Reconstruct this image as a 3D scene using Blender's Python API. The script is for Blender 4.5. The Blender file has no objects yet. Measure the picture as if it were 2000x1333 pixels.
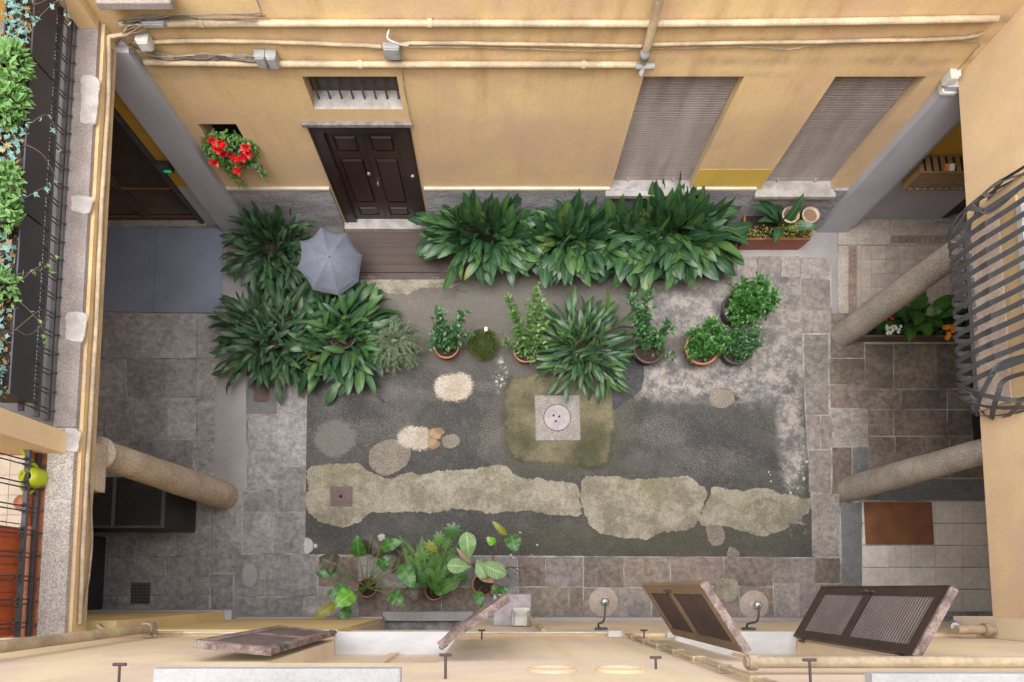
import bpy, math, random
from mathutils import Vector, Matrix, noise
R = random.Random(7)
S = bpy.context.scene
COL = S.collection
PI = math.pi

# ------------------------------------------------------------------ camera
F, CX, CY, TH, H = 1300.0, 965.0, 1036.0, math.radians(5.0), 10.5
cd = bpy.data.cameras.new('camera'); cam = bpy.data.objects.new('camera', cd); COL.objects.link(cam)
cd.sensor_fit = 'HORIZONTAL'; cd.sensor_width = 36.0; cd.lens = 36.0 * F / 2000
cd.shift_x = (1000 - CX) / 2000; cd.shift_y = (CY - 666.5) / 2000
cd.clip_start = 0.05; cd.clip_end = 200
cam.location = (0, 0, H); cam.rotation_euler = (TH, 0, 0)
S.camera = cam
# ------------------------------------------------------------------ world, sun, exposure
SUN_EL, SUN_AZ = math.radians(76), math.radians(215)
w = bpy.data.worlds.new('World'); S.world = w; w.use_nodes = True
nt = w.node_tree; nt.nodes.clear()
sky = nt.nodes.new('ShaderNodeTexSky'); sky.sky_type = 'NISHITA'; sky.sun_disc = False
sky.sun_elevation = SUN_EL; sky.sun_rotation = SUN_AZ; sky.dust_density = 4; sky.air_density = 1.0
hs = nt.nodes.new('ShaderNodeHueSaturation'); hs.inputs['Saturation'].default_value = 0.22
bg = nt.nodes.new('ShaderNodeBackground'); bg.inputs['Strength'].default_value = 0.15
wo = nt.nodes.new('ShaderNodeOutputWorld')
nt.links.new(sky.outputs[0], hs.inputs['Color']); nt.links.new(hs.outputs[0], bg.inputs[0]); nt.links.new(bg.outputs[0], wo.inputs[0])
ld = bpy.data.lights.new('sun', 'SUN'); ld.energy = 0.5; ld.angle = math.radians(80); ld.color = (1, 0.965, 0.92)
sun = bpy.data.objects.new('sun', ld); COL.objects.link(sun)
# light comes from azimuth (x = sin(az), y = cos(az))
d = Vector((math.sin(SUN_AZ) * math.cos(SUN_EL), math.cos(SUN_AZ) * math.cos(SUN_EL), math.sin(SUN_EL)))
sun.rotation_euler = d.to_track_quat('Z', 'Y').to_euler()
S.view_settings.view_transform = 'Standard'; S.view_settings.look = 'None'
S.view_settings.exposure = 2.0; S.view_settings.gamma = 1.0
S.cycles.use_denoising = True; S.cycles.max_bounces = 8; S.cycles.diffuse_bounces = 5
S.cycles.caustics_reflective = False; S.cycles.caustics_refractive = False

# ------------------------------------------------------------------ measuring helpers (photo point -> place)
def ray(u, v):
    dx = (u - CX) / F; dy = -(v - CY) / F
    return dx, dy * math.cos(TH) + math.sin(TH), dy * math.sin(TH) - math.cos(TH)
def G(u, v, z=0.0):
    x, y, zz = ray(u, v); t = (z - H) / zz
    return Vector((x * t, y * t, z))
def NW(u, v, Y=5.97):
    x, y, zz = ray(u, v); t = Y / y
    return Vector((x * t, Y, H + zz * t))
def XW(u, v, X):
    x, y, zz = ray(u, v); t = X / x
    return Vector((X, y * t, H + zz * t))

# ------------------------------------------------------------------ materials
def lin(c):
    return tuple(((x / 255) / 12.92 if x / 255 <= .04045 else ((x / 255 + .055) / 1.055) ** 2.4) for x in c)
class NT:
    def __init__(s, name):
        s.m = bpy.data.materials.new(name); s.m.use_nodes = True; s.t = s.m.node_tree; s.t.nodes.clear()
        s.out = s.n('ShaderNodeOutputMaterial'); s.b = s.n('ShaderNodeBsdfPrincipled'); s.l(s.b.outputs[0], s.out.inputs[0])
        s.geo = s.n('ShaderNodeNewGeometry'); s.pos = s.geo.outputs['Position']
    def n(s, k): return s.t.nodes.new(k)
    def l(s, a, b): s.t.links.new(a, b)
    def put(s, inp, v):
        if isinstance(v, bpy.types.NodeSocket): s.l(v, inp)
        elif isinstance(v, (tuple, list)) and len(v) == 3 and inp.type == 'RGBA': inp.default_value = (*v, 1)
        else: inp.default_value = v
    def math(s, op, a, b=0.0, clamp=False):
        n = s.n('ShaderNodeMath'); n.operation = op; n.use_clamp = clamp; s.put(n.inputs[0], a); s.put(n.inputs[1], b); return n.outputs[0]
    def mix(s, f, a, b, mode='MIX'):
        n = s.n('ShaderNodeMix'); n.data_type = 'RGBA'; n.blend_type = mode; s.put(n.inputs[0], f); s.put(n.inputs[6], a); s.put(n.inputs[7], b); return n.outputs[2]
    def map(s, scale=(1, 1, 1), src=None):
        n = s.n('ShaderNodeMapping'); n.inputs['Scale'].default_value = scale; s.l(src or s.pos, n.inputs[0]); return n.outputs[0]
    def noise(s, scale, detail=4, rough=.55, vec=None, dist=0.0):
        n = s.n('ShaderNodeTexNoise'); n.inputs['Scale'].default_value = scale; n.inputs['Detail'].default_value = detail
        n.inputs['Roughness'].default_value = rough; n.inputs['Distortion'].default_value = dist; s.l(vec or s.pos, n.inputs['Vector']); return n.outputs[0]
    def vor(s, scale, feature='F1', vec=None):
        n = s.n('ShaderNodeTexVoronoi'); n.feature = feature; n.inputs['Scale'].default_value = scale; s.l(vec or s.pos, n.inputs['Vector']); return n.outputs[0]
    def step(s, x, lo, hi):
        n = s.n('ShaderNodeMapRange'); n.interpolation_type = 'SMOOTHSTEP'; s.put(n.inputs[0], x); n.inputs[1].default_value = lo; n.inputs[2].default_value = hi; return n.outputs[0]
    def bump(s, h, strength=.3, dist=.01):
        n = s.n('ShaderNodeBump'); n.inputs['Strength'].default_value = strength; n.inputs['Distance'].default_value = dist; s.l(h, n.inputs['Height']); s.l(n.outputs[0], s.b.inputs['Normal'])
    def col(s, c, rough=.8, metal=0.0, spec=None):
        s.put(s.b.inputs['Base Color'], c); s.put(s.b.inputs['Roughness'], rough); s.b.inputs['Metallic'].default_value = metal
        if spec is not None: s.b.inputs['Specular IOR Level'].default_value = spec
    def orand(s):
        return s.n('ShaderNodeObjectInfo').outputs['Random']
    def island(s):
        return s.geo.outputs['Random Per Island']
    def ell(s, u, v, ru, rv, soft=.15, amp=.35, ns=None):
        c = G(u, v); k = G(u + 1, v).x - c.x
        n = s.n('ShaderNodeVectorMath'); n.operation = 'SUBTRACT'; s.l(s.pos, n.inputs[0]); n.inputs[1].default_value = (c.x, c.y, 0)
        m = s.n('ShaderNodeVectorMath'); m.operation = 'MULTIPLY'; s.l(n.outputs[0], m.inputs[0]); m.inputs[1].default_value = (1 / (ru * k), 1 / (rv * k), 0)
        L = s.n('ShaderNodeVectorMath'); L.operation = 'LENGTH'; s.l(m.outputs[0], L.inputs[0])
        d = L.outputs['Value']
        if ns is not None: d = s.math('ADD', d, s.math('MULTIPLY', s.math('SUBTRACT', ns, .5), amp))
        return s.step(d, 1 + soft, 1 - soft)
def simple(name, c1, c2=None, scale=3, rough=.75, metal=0.0, bump=.2, bs=60, bd=.004, fine=.15, objr=0.0, isl=0.0, stretch=(1, 1, 1), spec=None, speck=None):
    s = NT(name); c2 = c2 or tuple(x * .75 for x in c1)
    v = s.map(stretch) if stretch != (1, 1, 1) else None
    f = s.step(s.noise(scale, 5, .6, v), .32, .68)
    c = s.mix(f, c2, c1)
    if fine: 
        g = s.noise(bs, 3, .7, v); c = s.mix(fine, c, s.mix(s.step(g, .3, .7), (0, 0, 0), (1, 1, 1)), 'SOFT_LIGHT')
    if speck:
        sc, sv, cc, th = speck; vv = s.vor(sc); c = s.mix(s.math('MULTIPLY', s.step(vv, th, th * .6), sv), c, cc)
    if objr: c = s.mix(1.0, c, s.bright(s.orand(), objr) if hasattr(s, 'bright') else c, 'MULTIPLY') if False else _vary(s, c, s.orand(), objr)
    if isl: c = _vary(s, c, s.island(), isl)
    s.col(c, rough, metal, spec)
    if bump: s.bump(s.noise(bs, 4, .6, v), bump, bd)
    return s.m
def _vary(s, c, r, amt):
    n = s.n('ShaderNodeHueSaturation'); s.l(c, n.inputs['Color'])
    s.l(s.math('ADD', s.math('MULTIPLY', r, 2 * amt), 1 - amt), n.inputs['Value'])
    s.l(s.math('ADD', s.math('MULTIPLY', s.math('FRACT', s.math('MULTIPLY', r, 7.3)), .03), .485), n.inputs['Hue'])
    return n.outputs[0]
def plaster(name, c, grime=.35, dirt=False):
    s = NT(name)
    base = s.mix(s.step(s.noise(.55, 5, .6), .35, .65), tuple(x * .86 for x in c), c)
    pk = (c[0] * .86, c[1] * .80, c[2] * 1.0)
    base = s.mix(s.math('MULTIPLY', s.step(s.noise(.9, 3, .5, dist=1.5), .42, .66), .7), base, pk)
    st = s.noise(1.0, 6, .6, s.map((3.2, 3.2, .32)))
    base = s.mix(s.math('MULTIPLY', s.step(st, .48, .85), grime), base, (c[0] * .62, c[1] * .52, c[2] * .42))
    gr = s.noise(2.2, 6, .7, dist=.6)
    base = s.mix(s.math('MULTIPLY', s.step(gr, .6, .74), .35), base, (c[0] * 1.12, c[1] * 1.14, c[2] * 1.3))
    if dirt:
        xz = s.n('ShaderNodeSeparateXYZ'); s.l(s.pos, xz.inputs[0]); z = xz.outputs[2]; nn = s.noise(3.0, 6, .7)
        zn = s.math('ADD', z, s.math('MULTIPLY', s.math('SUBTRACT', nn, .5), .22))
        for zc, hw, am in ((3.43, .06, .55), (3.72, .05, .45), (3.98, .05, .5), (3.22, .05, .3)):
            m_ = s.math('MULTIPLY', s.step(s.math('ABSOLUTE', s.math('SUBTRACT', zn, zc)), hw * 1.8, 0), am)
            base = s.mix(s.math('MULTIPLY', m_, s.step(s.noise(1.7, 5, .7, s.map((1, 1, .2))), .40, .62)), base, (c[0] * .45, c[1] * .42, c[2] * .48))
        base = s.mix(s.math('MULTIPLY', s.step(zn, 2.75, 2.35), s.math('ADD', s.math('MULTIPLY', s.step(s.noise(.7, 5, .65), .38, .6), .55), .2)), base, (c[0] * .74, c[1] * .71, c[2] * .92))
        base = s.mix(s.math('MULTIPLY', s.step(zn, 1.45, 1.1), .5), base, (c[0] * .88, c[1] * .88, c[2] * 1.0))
    base = s.mix(.14, base, s.mix(s.step(s.noise(45, 4, .7), .35, .65), (.1, .1, .1), (.9, .9, .9)), 'SOFT_LIGHT')
    s.col(base, .85, spec=.25)
    s.bump(s.math('ADD', s.noise(28, 5, .65), s.math('MULTIPLY', s.noise(3.5, 3, .5), 2.0)), .28, .006)
    return s.m
def leafmat(name, c1, c2, rough=.38, yellow=0.0, isl=True, vein=0.0, freq=60):
    s = NT(name)
    r = s.island() if isl else s.orand()
    c = s.mix(r, c1, c2)
    c = s.mix(s.math('MULTIPLY', s.step(s.noise(9, 3), .4, .7), .35), c, tuple(x * .55 for x in c1))
    if yellow: c = s.mix(s.math('MULTIPLY', s.step(s.noise(3.3, 4, .6), .60, .70), yellow), c, (.28, .26, .04))
    if not isl:
        A = s.n('ShaderNodeAttribute'); A.attribute_name = 'mid'; B = s.n('ShaderNodeAttribute'); B.attribute_name = 'run'
        lt = tuple(min(.5, x * 1.7 + .03) for x in c2)
        c = s.mix(s.math('MULTIPLY', s.step(A.outputs['Fac'], .86, .97), .6), c, lt)
        if vein:
            ph = s.math('MULTIPLY', s.math('ADD', B.outputs['Fac'], s.math('MULTIPLY', A.outputs['Fac'], .14)), freq)
            c = s.mix(s.math('MULTIPLY', s.step(s.math('SINE', ph), .70, .98), vein), c, lt)
    c = s.mix(s.math('MULTIPLY', s.geo.outputs['Backfacing'], .5), c, tuple(min(1, x * 1.7) for x in c2))
    s.col(c, rough, spec=.34)
    s.b.inputs['Subsurface Weight'].default_value = 0.0
    tr = s.n('ShaderNodeBsdfTranslucent'); s.l(s.mix(.5, c, (.10, .22, .02)), tr.inputs[0])
    mx = s.n('ShaderNodeMixShader'); mx.inputs[0].default_value = .12; s.l(s.b.outputs[0], mx.inputs[1]); s.l(tr.outputs[0], mx.inputs[2]); s.l(mx.outputs[0], s.out.inputs[0])
    s.bump(s.noise(70, 2, .5, s.map((1, .3, 1))), .15, .003)
    return s.m
M = {}
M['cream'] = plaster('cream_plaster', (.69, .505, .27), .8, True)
M['cream_pale'] = plaster('pale_cream_plaster', (.76, .565, .34), .22)
M['cream_south'] = plaster('south_cream_plaster', (.80, .665, .455), .45)
M['limewash'] = plaster('limewashed_plaster', (.84, .81, .75), .05)
M['ochre'] = plaster('ochre_plaster', (.56, .34, .055), .25)
M['cream_yellow'] = plaster('cream_yellow_plaster', (.76, .58, .27), .15)
M['yellow_band'] = plaster('yellow_band_plaster', (.62, .44, .09), .2)
M['greypaint'] = simple('grey_blue_paint', (.41, .41, .455), (.36, .365, .41), 1.2, .6, bump=.05, bs=40, fine=.05)
M['plinth'] = simple('rough_grey_render', (.36, .345, .375), (.22, .21, .225), 2.5, .9, bump=1.0, bs=26, bd=.03, fine=.4, stretch=(.55, 1, 1.6))
M['band'] = simple('pale_plinth_band', (.52, .47, .38), (.42, .38, .31), 3, .85)
M['pipe'] = simple('cream_painted_pipe', (.53, .415, .265), (.30, .235, .16), 2.2, .6, bump=.1, bs=30, fine=.2)
M['cable'] = simple('dusty_cable', (.42, .34, .24), (.22, .18, .14), 6, .8)
M['dcable'] = simple('dark_cable', (.09, .08, .075), (.2, .17, .14), 6, .8)
M['greybox'] = simple('grey_plastic_box', (.33, .33, .32), (.24, .24, .23), 6, .6)
M['whitebox'] = simple('off_white_plastic', (.62, .60, .56), (.5, .48, .44), 6, .6)
M['brownwood'] = simple('dark_brown_door_paint', (.034, .017, .014), (.022, .012, .011), 4, .32, bump=.25, bs=18, bd=.004, fine=.1, stretch=(3, 1, .4))
M['shutwood'] = simple('brown_shutter_paint', (.060, .038, .030), (.038, .024, .02), 4, .5, bump=.2, bs=30, stretch=(1, 1, 3))
M['woodtan'] = simple('tan_faded_shutter_paint', (.26, .175, .10), (.18, .12, .075), 3, .55, bump=.2, bs=30)
M['woodraw'] = simple('weathered_shutter_edge', (.30, .23, .205), (.13, .085, .075), 9, .85, bump=.4, bs=40, fine=.4)
M['louver'] = simple('grey_brown_louvre', (.20, .165, .16), (.15, .12, .115), 4, .6, bump=.1, isl=.12)
M['louverdark'] = simple('brown_louvre', (.085, .055, .045), (.06, .04, .034), 4, .55, bump=.1, isl=.12)
M['marble'] = simple('white_marble_sill', (.62, .62, .62), (.50, .50, .51), 2.5, .45, bump=.05, fine=.1, stretch=(1, 3, 1))
M['greymarble'] = simple('stained_marble_sill', (.38, .355, .33), (.24, .225, .21), 6, .6, bump=.1)
M['roller'] = simple('roller_shutter_slat', (.36, .31, .285), (.24, .205, .195), 1.3, .55, bump=.05, fine=.15, stretch=(2.5, 1, .5))
M['granite'] = simple('granite_column', (.52, .42, .32), (.37, .29, .22), 2.2, .85, bump=.5, bs=55, bd=.006, fine=.55, speck=(70, .5, (.09, .07, .06), .28))
M['granite_e'] = simple('grey_granite_column', (.38, .335, .29), (.28, .245, .21), 2.2, .85, bump=.5, bs=55, bd=.006, fine=.55, speck=(70, .5, (.1, .085, .075), .28))
M['slabtop'] = simple('mauve_stone_ledge', (.32, .275, .255), (.235, .20, .19), 3, .85, bump=.3, bs=50, fine=.3)
M['terrledge'] = simple('pebbled_concrete_ledge', (.42, .38, .34), (.33, .30, .28), 4, .85, bump=.6, bs=60, fine=.6, speck=(38, .75, (.07, .06, .06), .24))
M['whitepaint'] = simple('white_filler_patch', (.50, .47, .45), (.36, .33, .31), 5, .9, bump=.3)
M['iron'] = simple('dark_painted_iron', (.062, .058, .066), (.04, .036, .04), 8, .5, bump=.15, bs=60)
M['ironstrap'] = simple('grey_wrought_iron', (.072, .072, .080), (.05, .05, .057), 5, .5, bump=.2, bs=50)
M['planterbox'] = simple('black_planter_box', (.035, .035, .045), (.028, .028, .036), 3, .45, bump=.05)
M['orange'] = simple('orange_screen', (.50, .115, .035), (.42, .09, .028), 2, .6, bump=.1, bs=15)
M['limegreen'] = simple('lime_plastic', (.40, .45, .01), (.34, .40, .01), 3, .35, bump=0, fine=0)
M['terracotta'] = simple('terracotta', (.42, .17, .09), (.30, .12, .07), 7, .8, bump=.2, fine=.3)
M['terrplastic'] = simple('terracotta_plastic', (.28, .085, .045), (.22, .07, .04), 5, .6, bump=.1)
M['darkpot'] = simple('dark_brown_pot', (.075, .06, .055), (.05, .04, .038), 6, .6, bump=.1)
M['soil'] = simple('potting_soil', (.035, .022, .016), (.018, .012, .01), 30, .95, bump=1, bs=80, bd=.01, fine=.5)
M['moss_c'] = simple('mossy_concrete', (.150, .130, .078), (.045, .045, .022), 1.6, .9, bump=.4, bs=50, fine=.4)
M['manstone'] = simple('granite_manhole_frame', (.235, .22, .20), (.17, .158, .145), 6, .85, bump=.5, bs=70, fine=.5, speck=(55, .5, (.12, .12, .13), .25))
M['rust'] = simple('rusty_iron_plate', (.115, .075, .07), (.085, .055, .052), 7, .65, .2, bump=.3, bs=60)
M['lid'] = simple('worn_iron_lid', (.26, .225, .235), (.19, .16, .165), 7, .5, .3, bump=.3, bs=60)
M['mat_blue'] = simple('blue_grey_rubber_mat', (.22, .24, .31), (.175, .195, .255), 1.4, .7, bump=.1, bs=150, fine=.15)
M['mat_brown'] = simple('brown_ribbed_doormat', (.078, .056, .050), (.060, .045, .039), 1.8, .85, bump=.5, bs=9, bd=.004, stretch=(.1, 12, 1))
M['mat_coir'] = simple('rust_brown_coir_mat', (.20, .085, .04), (.15, .06, .03), 3, .95, bump=.5, bs=160, fine=.4)
M['cabinet'] = simple('black_ribbed_cabinet', (.032, .031, .033), (.022, .02, .022), 5, .5, bump=.1)
M['cabtrim'] = simple('dark_grey_trim', (.10, .11, .13), (.08, .09, .11), 5, .45, bump=0)
M['umbrella'] = simple('grey_blue_umbrella_cloth', (.165, .185, .235), (.14, .158, .20), 3, .55, bump=.1, bs=30, fine=.1)
M['mailwood'] = simple('varnished_wood_mailbox', (.30, .19, .085), (.22, .13, .06), 4, .45, bump=.1, stretch=(.6, 3, 3))
M['black'] = simple('black_gap', (.008, .008, .008), (.006, .006, .006), 4, .8, bump=0, fine=0)
M['paper'] = simple('paper', (.7, .7, .68), (.6, .6, .6), 9, .8, bump=0)
M['redpaper'] = simple('red_print', (.6, .05, .05), (.7, .35, .05), 40, .6, bump=0, fine=0)
M['brass'] = simple('polished_brass', (.62, .30, .10), (.5, .22, .07), 9, .3, .9, bump=0, fine=0)
M['steel'] = simple('grey_steel', (.35, .35, .36), (.28, .28, .3), 9, .4, .7, bump=0)
M['yellowplug'] = simple('yellow_plastic', (.7, .5, .02), None, 9, .5, bump=0)
M['terrazzo'] = simple('brown_terrazzo', (.34, .22, .17), (.24, .15, .12), 3, .4, bump=0, fine=.5, speck=(60, .6, (.30, .22, .17), .2))
M['tilebeige'] = simple('beige_tile', (.55, .49, .40), (.47, .41, .33), 3, .5, bump=.05, objr=.06)
def concrete():
    s = NT('pale_concrete_patch'); n1 = s.noise(1.5, 9, .76); n2 = s.noise(9, 9, .86); n3 = s.noise(75, 3, .7)
    c = s.mix(s.step(n1, .42, .58), (.175, .157, .118), (.285, .26, .205))
    c = s.mix(s.math('MULTIPLY', s.step(s.noise(.9, 4, .6), .50, .68), .45), c, (.17, .17, .085))
    c = s.mix(.55, c, s.mix(s.step(n2, .25, .75), (.12, .12, .12), (.88, .88, .88)), 'SOFT_LIGHT'); c = s.mix(.6, c, s.mix(s.step(n3, .3, .7), (.2, .2, .2), (.8, .8, .8)), 'SOFT_LIGHT')
    c = s.mix(s.math('MULTIPLY', s.step(s.noise(4.5, 6, .8), .60, .68), .6), c, (.12, .105, .07))
    s.col(c, .95); s.bump(s.math('ADD', n2, s.math('MULTIPLY', n3, .4)), .8, .02); return s.m
M['concrete_patch'] = concrete()
M['cream_patch'] = simple('cream_mortar_patch', (.37, .33, .28), (.29, .245, .195), 4, .95, bump=.5, bs=30, fine=.3)
M['tan_patch'] = simple('tan_mortar_patch', (.19, .168, .14), (.145, .125, .105), 4, .95, bump=.4, bs=50, fine=.5)
M['rubble'] = simple('ochre_rubble', (.27, .20, .13), (.20, .12, .06), 8, .9, bump=.3, objr=.2)
M['white_spill'] = simple('white_filler_spill', (.42, .40, .38), (.34, .32, .30), 9, .9, bump=.4)
M['dampasph'] = simple('fresh_dark_asphalt', (.055, .055, .062), (.035, .035, .04), 9, .9, bump=.7, bs=60, fine=.6)
M['mortar'] = simple('pale_joint_mortar', (.38, .36, .34), (.13, .12, .112), 2.6, .95, bump=.4, bs=50, fine=.4)
M['walkway'] = simple('smooth_grey_screed', (.32, .305, .30), (.245, .232, .228), 1.1, .8, bump=.2, bs=60, fine=.25, speck=(30, .2, (.4, .38, .35), .1))
def stone(name, c1, c2, objr=.2, fine=.5):
    s = NT(name)
    n1 = s.noise(1.7, 7, .7, dist=.6); c = s.mix(s.step(n1, .36, .64), c2, c1)
    n2 = s.noise(11, 8, .8); c = s.mix(fine, c, s.mix(s.step(n2, .32, .68), (.05, .05, .05), (.95, .95, .95)), 'SOFT_LIGHT')
    c = s.mix(s.math('MULTIPLY', s.step(s.noise(6.5, 5, .8), .62, .72), .4), c, tuple(min(.6, x * 1.45) for x in c1))
    c = s.mix(s.math('MULTIPLY', s.step(s.vor(85), .2, .1), .35), c, tuple(x * .35 for x in c1))
    c = _vary(s, c, s.orand(), objr)
    s.col(c, .78, spec=.35); s.bump(s.math('ADD', n2, s.noise(60, 3, .6)), .45, .006); return s.m
M['st_grey'] = stone('grey_paving_stone', (.265, .25, .247), (.175, .165, .163))
M['st_arc'] = stone('brightened_grey_paving_stone', (.345, .325, .315), (.235, .218, .21))  # grey paving stone with its colour lightened to offset the arcade's shade
M['st_warm'] = stone('warm_brown_paving_stone', (.20, .165, .138), (.135, .112, .095))
M['st_pale'] = stone('pale_pinkish_paving_stone', (.255, .228, .21), (.175, .158, .145))
M['st_brown'] = stone('brown_paving_stone', (.185, .15, .123), (.115, .093, .078))
M['tile_pink'] = stone('pinkish_floor_tile', (.46, .39, .335), (.36, .30, .26), .08, .25)
M['tile_grey'] = stone('grey_floor_tile', (.60, .56, .51), (.50, .465, .42), .06, .3)
M['speck_dark'] = simple('dark_speckled_terrazzo', (.15, .155, .16), (.11, .115, .12), 5, .6, bump=.1, fine=.6, speck=(60, .7, (.30, .31, .33), .2))
M['mosaic'] = simple('pale_granite_mosaic', (.42, .37, .32), (.34, .29, .25), 5, .7, bump=.2, fine=.5, speck=(48, .8, (.12, .10, .09), .25))
M['redtile'] = simple('red_border_tile', (.33, .20, .15), (.26, .14, .10), 9, .6, bump=0)
M['pinkgran'] = simple('pink_granite_sill', (.66, .55, .46), (.52, .40, .34), 7, .6, bump=.2, fine=.4, speck=(30, .6, (.25, .12, .10), .14))
M['bark'] = simple('brown_stem', (.10, .065, .04), (.06, .04, .03), 20, .8)
M['gstem'] = simple('green_stem', (.16, .23, .06), (.11, .17, .05), 12, .5, bump=0)
M['redstem'] = simple('reddish_twigs', (.12, .03, .02), (.08, .03, .02), 12, .7, bump=0)
# foliage
M['asp'] = leafmat('glossy_dark_leaf', (.020, .058, .027), (.040, .100, .038), .36, .4, isl=False)
M['asp_y'] = leafmat('lighter_green_leaf', (.036, .092, .026), (.062, .132, .036), .40, .4, isl=False)
M['asp_d'] = leafmat('dull_dark_leaf', (.026, .060, .030), (.055, .105, .048), .42, .25, isl=False)
M['shr'] = leafmat('glossy_shrub_leaf', (.022, .075, .022), (.065, .15, .055), .25)
M['shr_b'] = leafmat('bright_shrub_leaf', (.026, .095, .018), (.060, .17, .034), .28)
M['shr_l'] = leafmat('light_shrub_leaf', (.055, .13, .035), (.12, .20, .06), .35)
M['weep'] = leafmat('grey_green_leaf', (.085, .12, .065), (.16, .20, .125), .5)
M['mossy'] = leafmat('moss_green_leaf', (.042, .07, .010), (.075, .105, .016), .7)
M['ivy'] = leafmat('blue_green_ivy', (.09, .20, .16), (.22, .36, .34), .45)
M['ivy_g'] = leafmat('fresh_green_leaf', (.085, .19, .045), (.17, .31, .09), .4)
M['dry'] = leafmat('dry_leaf', (.20, .13, .06), (.32, .25, .12), .7)
M['phil'] = leafmat('philodendron_leaf', (.030, .10, .018), (.05, .15, .025), .3, .2, isl=False, vein=.35)
M['phil_b'] = leafmat('bright_philodendron_leaf', (.10, .30, .01), (.14, .36, .02), .22, 0, isl=False, vein=.3)
M['phil_d'] = leafmat('brown_withered_leaf', (.045, .04, .02), (.075, .055, .03), .45, 0, isl=False)
M['fern'] = leafmat('fern_leaf', (.045, .13, .02), (.09, .21, .03), .4, .5)
M['fid'] = leafmat('pale_veined_leaf', (.12, .22, .07), (.19, .29, .12), .4, 0, isl=False, vein=.7, freq=75)
M['yleaf'] = leafmat('yellow_green_leaf', (.17, .20, .02), (.26, .24, .03), .4, .6, isl=False)
M['tanleaf'] = leafmat('tan_dead_leaf', (.36, .24, .15), (.42, .28, .18), .7, 0, isl=False)
M['red'] = simple('red_petal', (.75, .015, .02), (.60, .01, .015), 30, .45, bump=0, fine=0)
M['orangef'] = simple('orange_petal', (.75, .20, .02), (.85, .40, .03), 60, .5, bump=0, fine=0)
M['whitef'] = simple('white_petal', (.75, .75, .72), (.65, .65, .62), 40, .6, bump=0, fine=0)
M['berry'] = simple('orange_yellow_berry', (.70, .30, .02), (.65, .45, .04), 60, .5, bump=0, fine=0)
def glass(name, c, rough=.05, alpha=.35):
    s = NT(name); s.col(c, rough); s.b.inputs['Transmission Weight'].default_value = .9; s.b.inputs['IOR'].default_value = 1.1
    tr = s.n('ShaderNodeBsdfTransparent'); tr.inputs[0].default_value = (*[.6 + .4 * x for x in c], 1)
    mx = s.n('ShaderNodeMixShader'); mx.inputs[0].default_value = alpha; s.l(tr.outputs[0], mx.inputs[1]); s.l(s.b.outputs[0], mx.inputs[2]); s.l(mx.outputs[0], s.out.inputs[0]); return s.m
M['glass'] = glass('door_glass', (.8, .75, .7), .05, .3)
def shadeglass():
    s = NT('frosted_lamp_glass'); s.col((.60, .50, .44), .3); tr = s.n('ShaderNodeBsdfTransparent'); mx = s.n('ShaderNodeMixShader'); mx.inputs[0].default_value = .28
    s.l(tr.outputs[0], mx.inputs[1]); s.l(s.b.outputs[0], mx.inputs[2]); s.l(mx.outputs[0], s.out.inputs[0]); return s.m
M['shadeglass'] = shadeglass()
def emis(name, c, st):
    s = NT(name); s.col(c, .4); s.put(s.b.inputs['Emission Color'], c); s.b.inputs['Emission Strength'].default_value = st; return s.m
M['exit'] = emis('green_exit_panel', (.0, .30, .10), .25)

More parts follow.
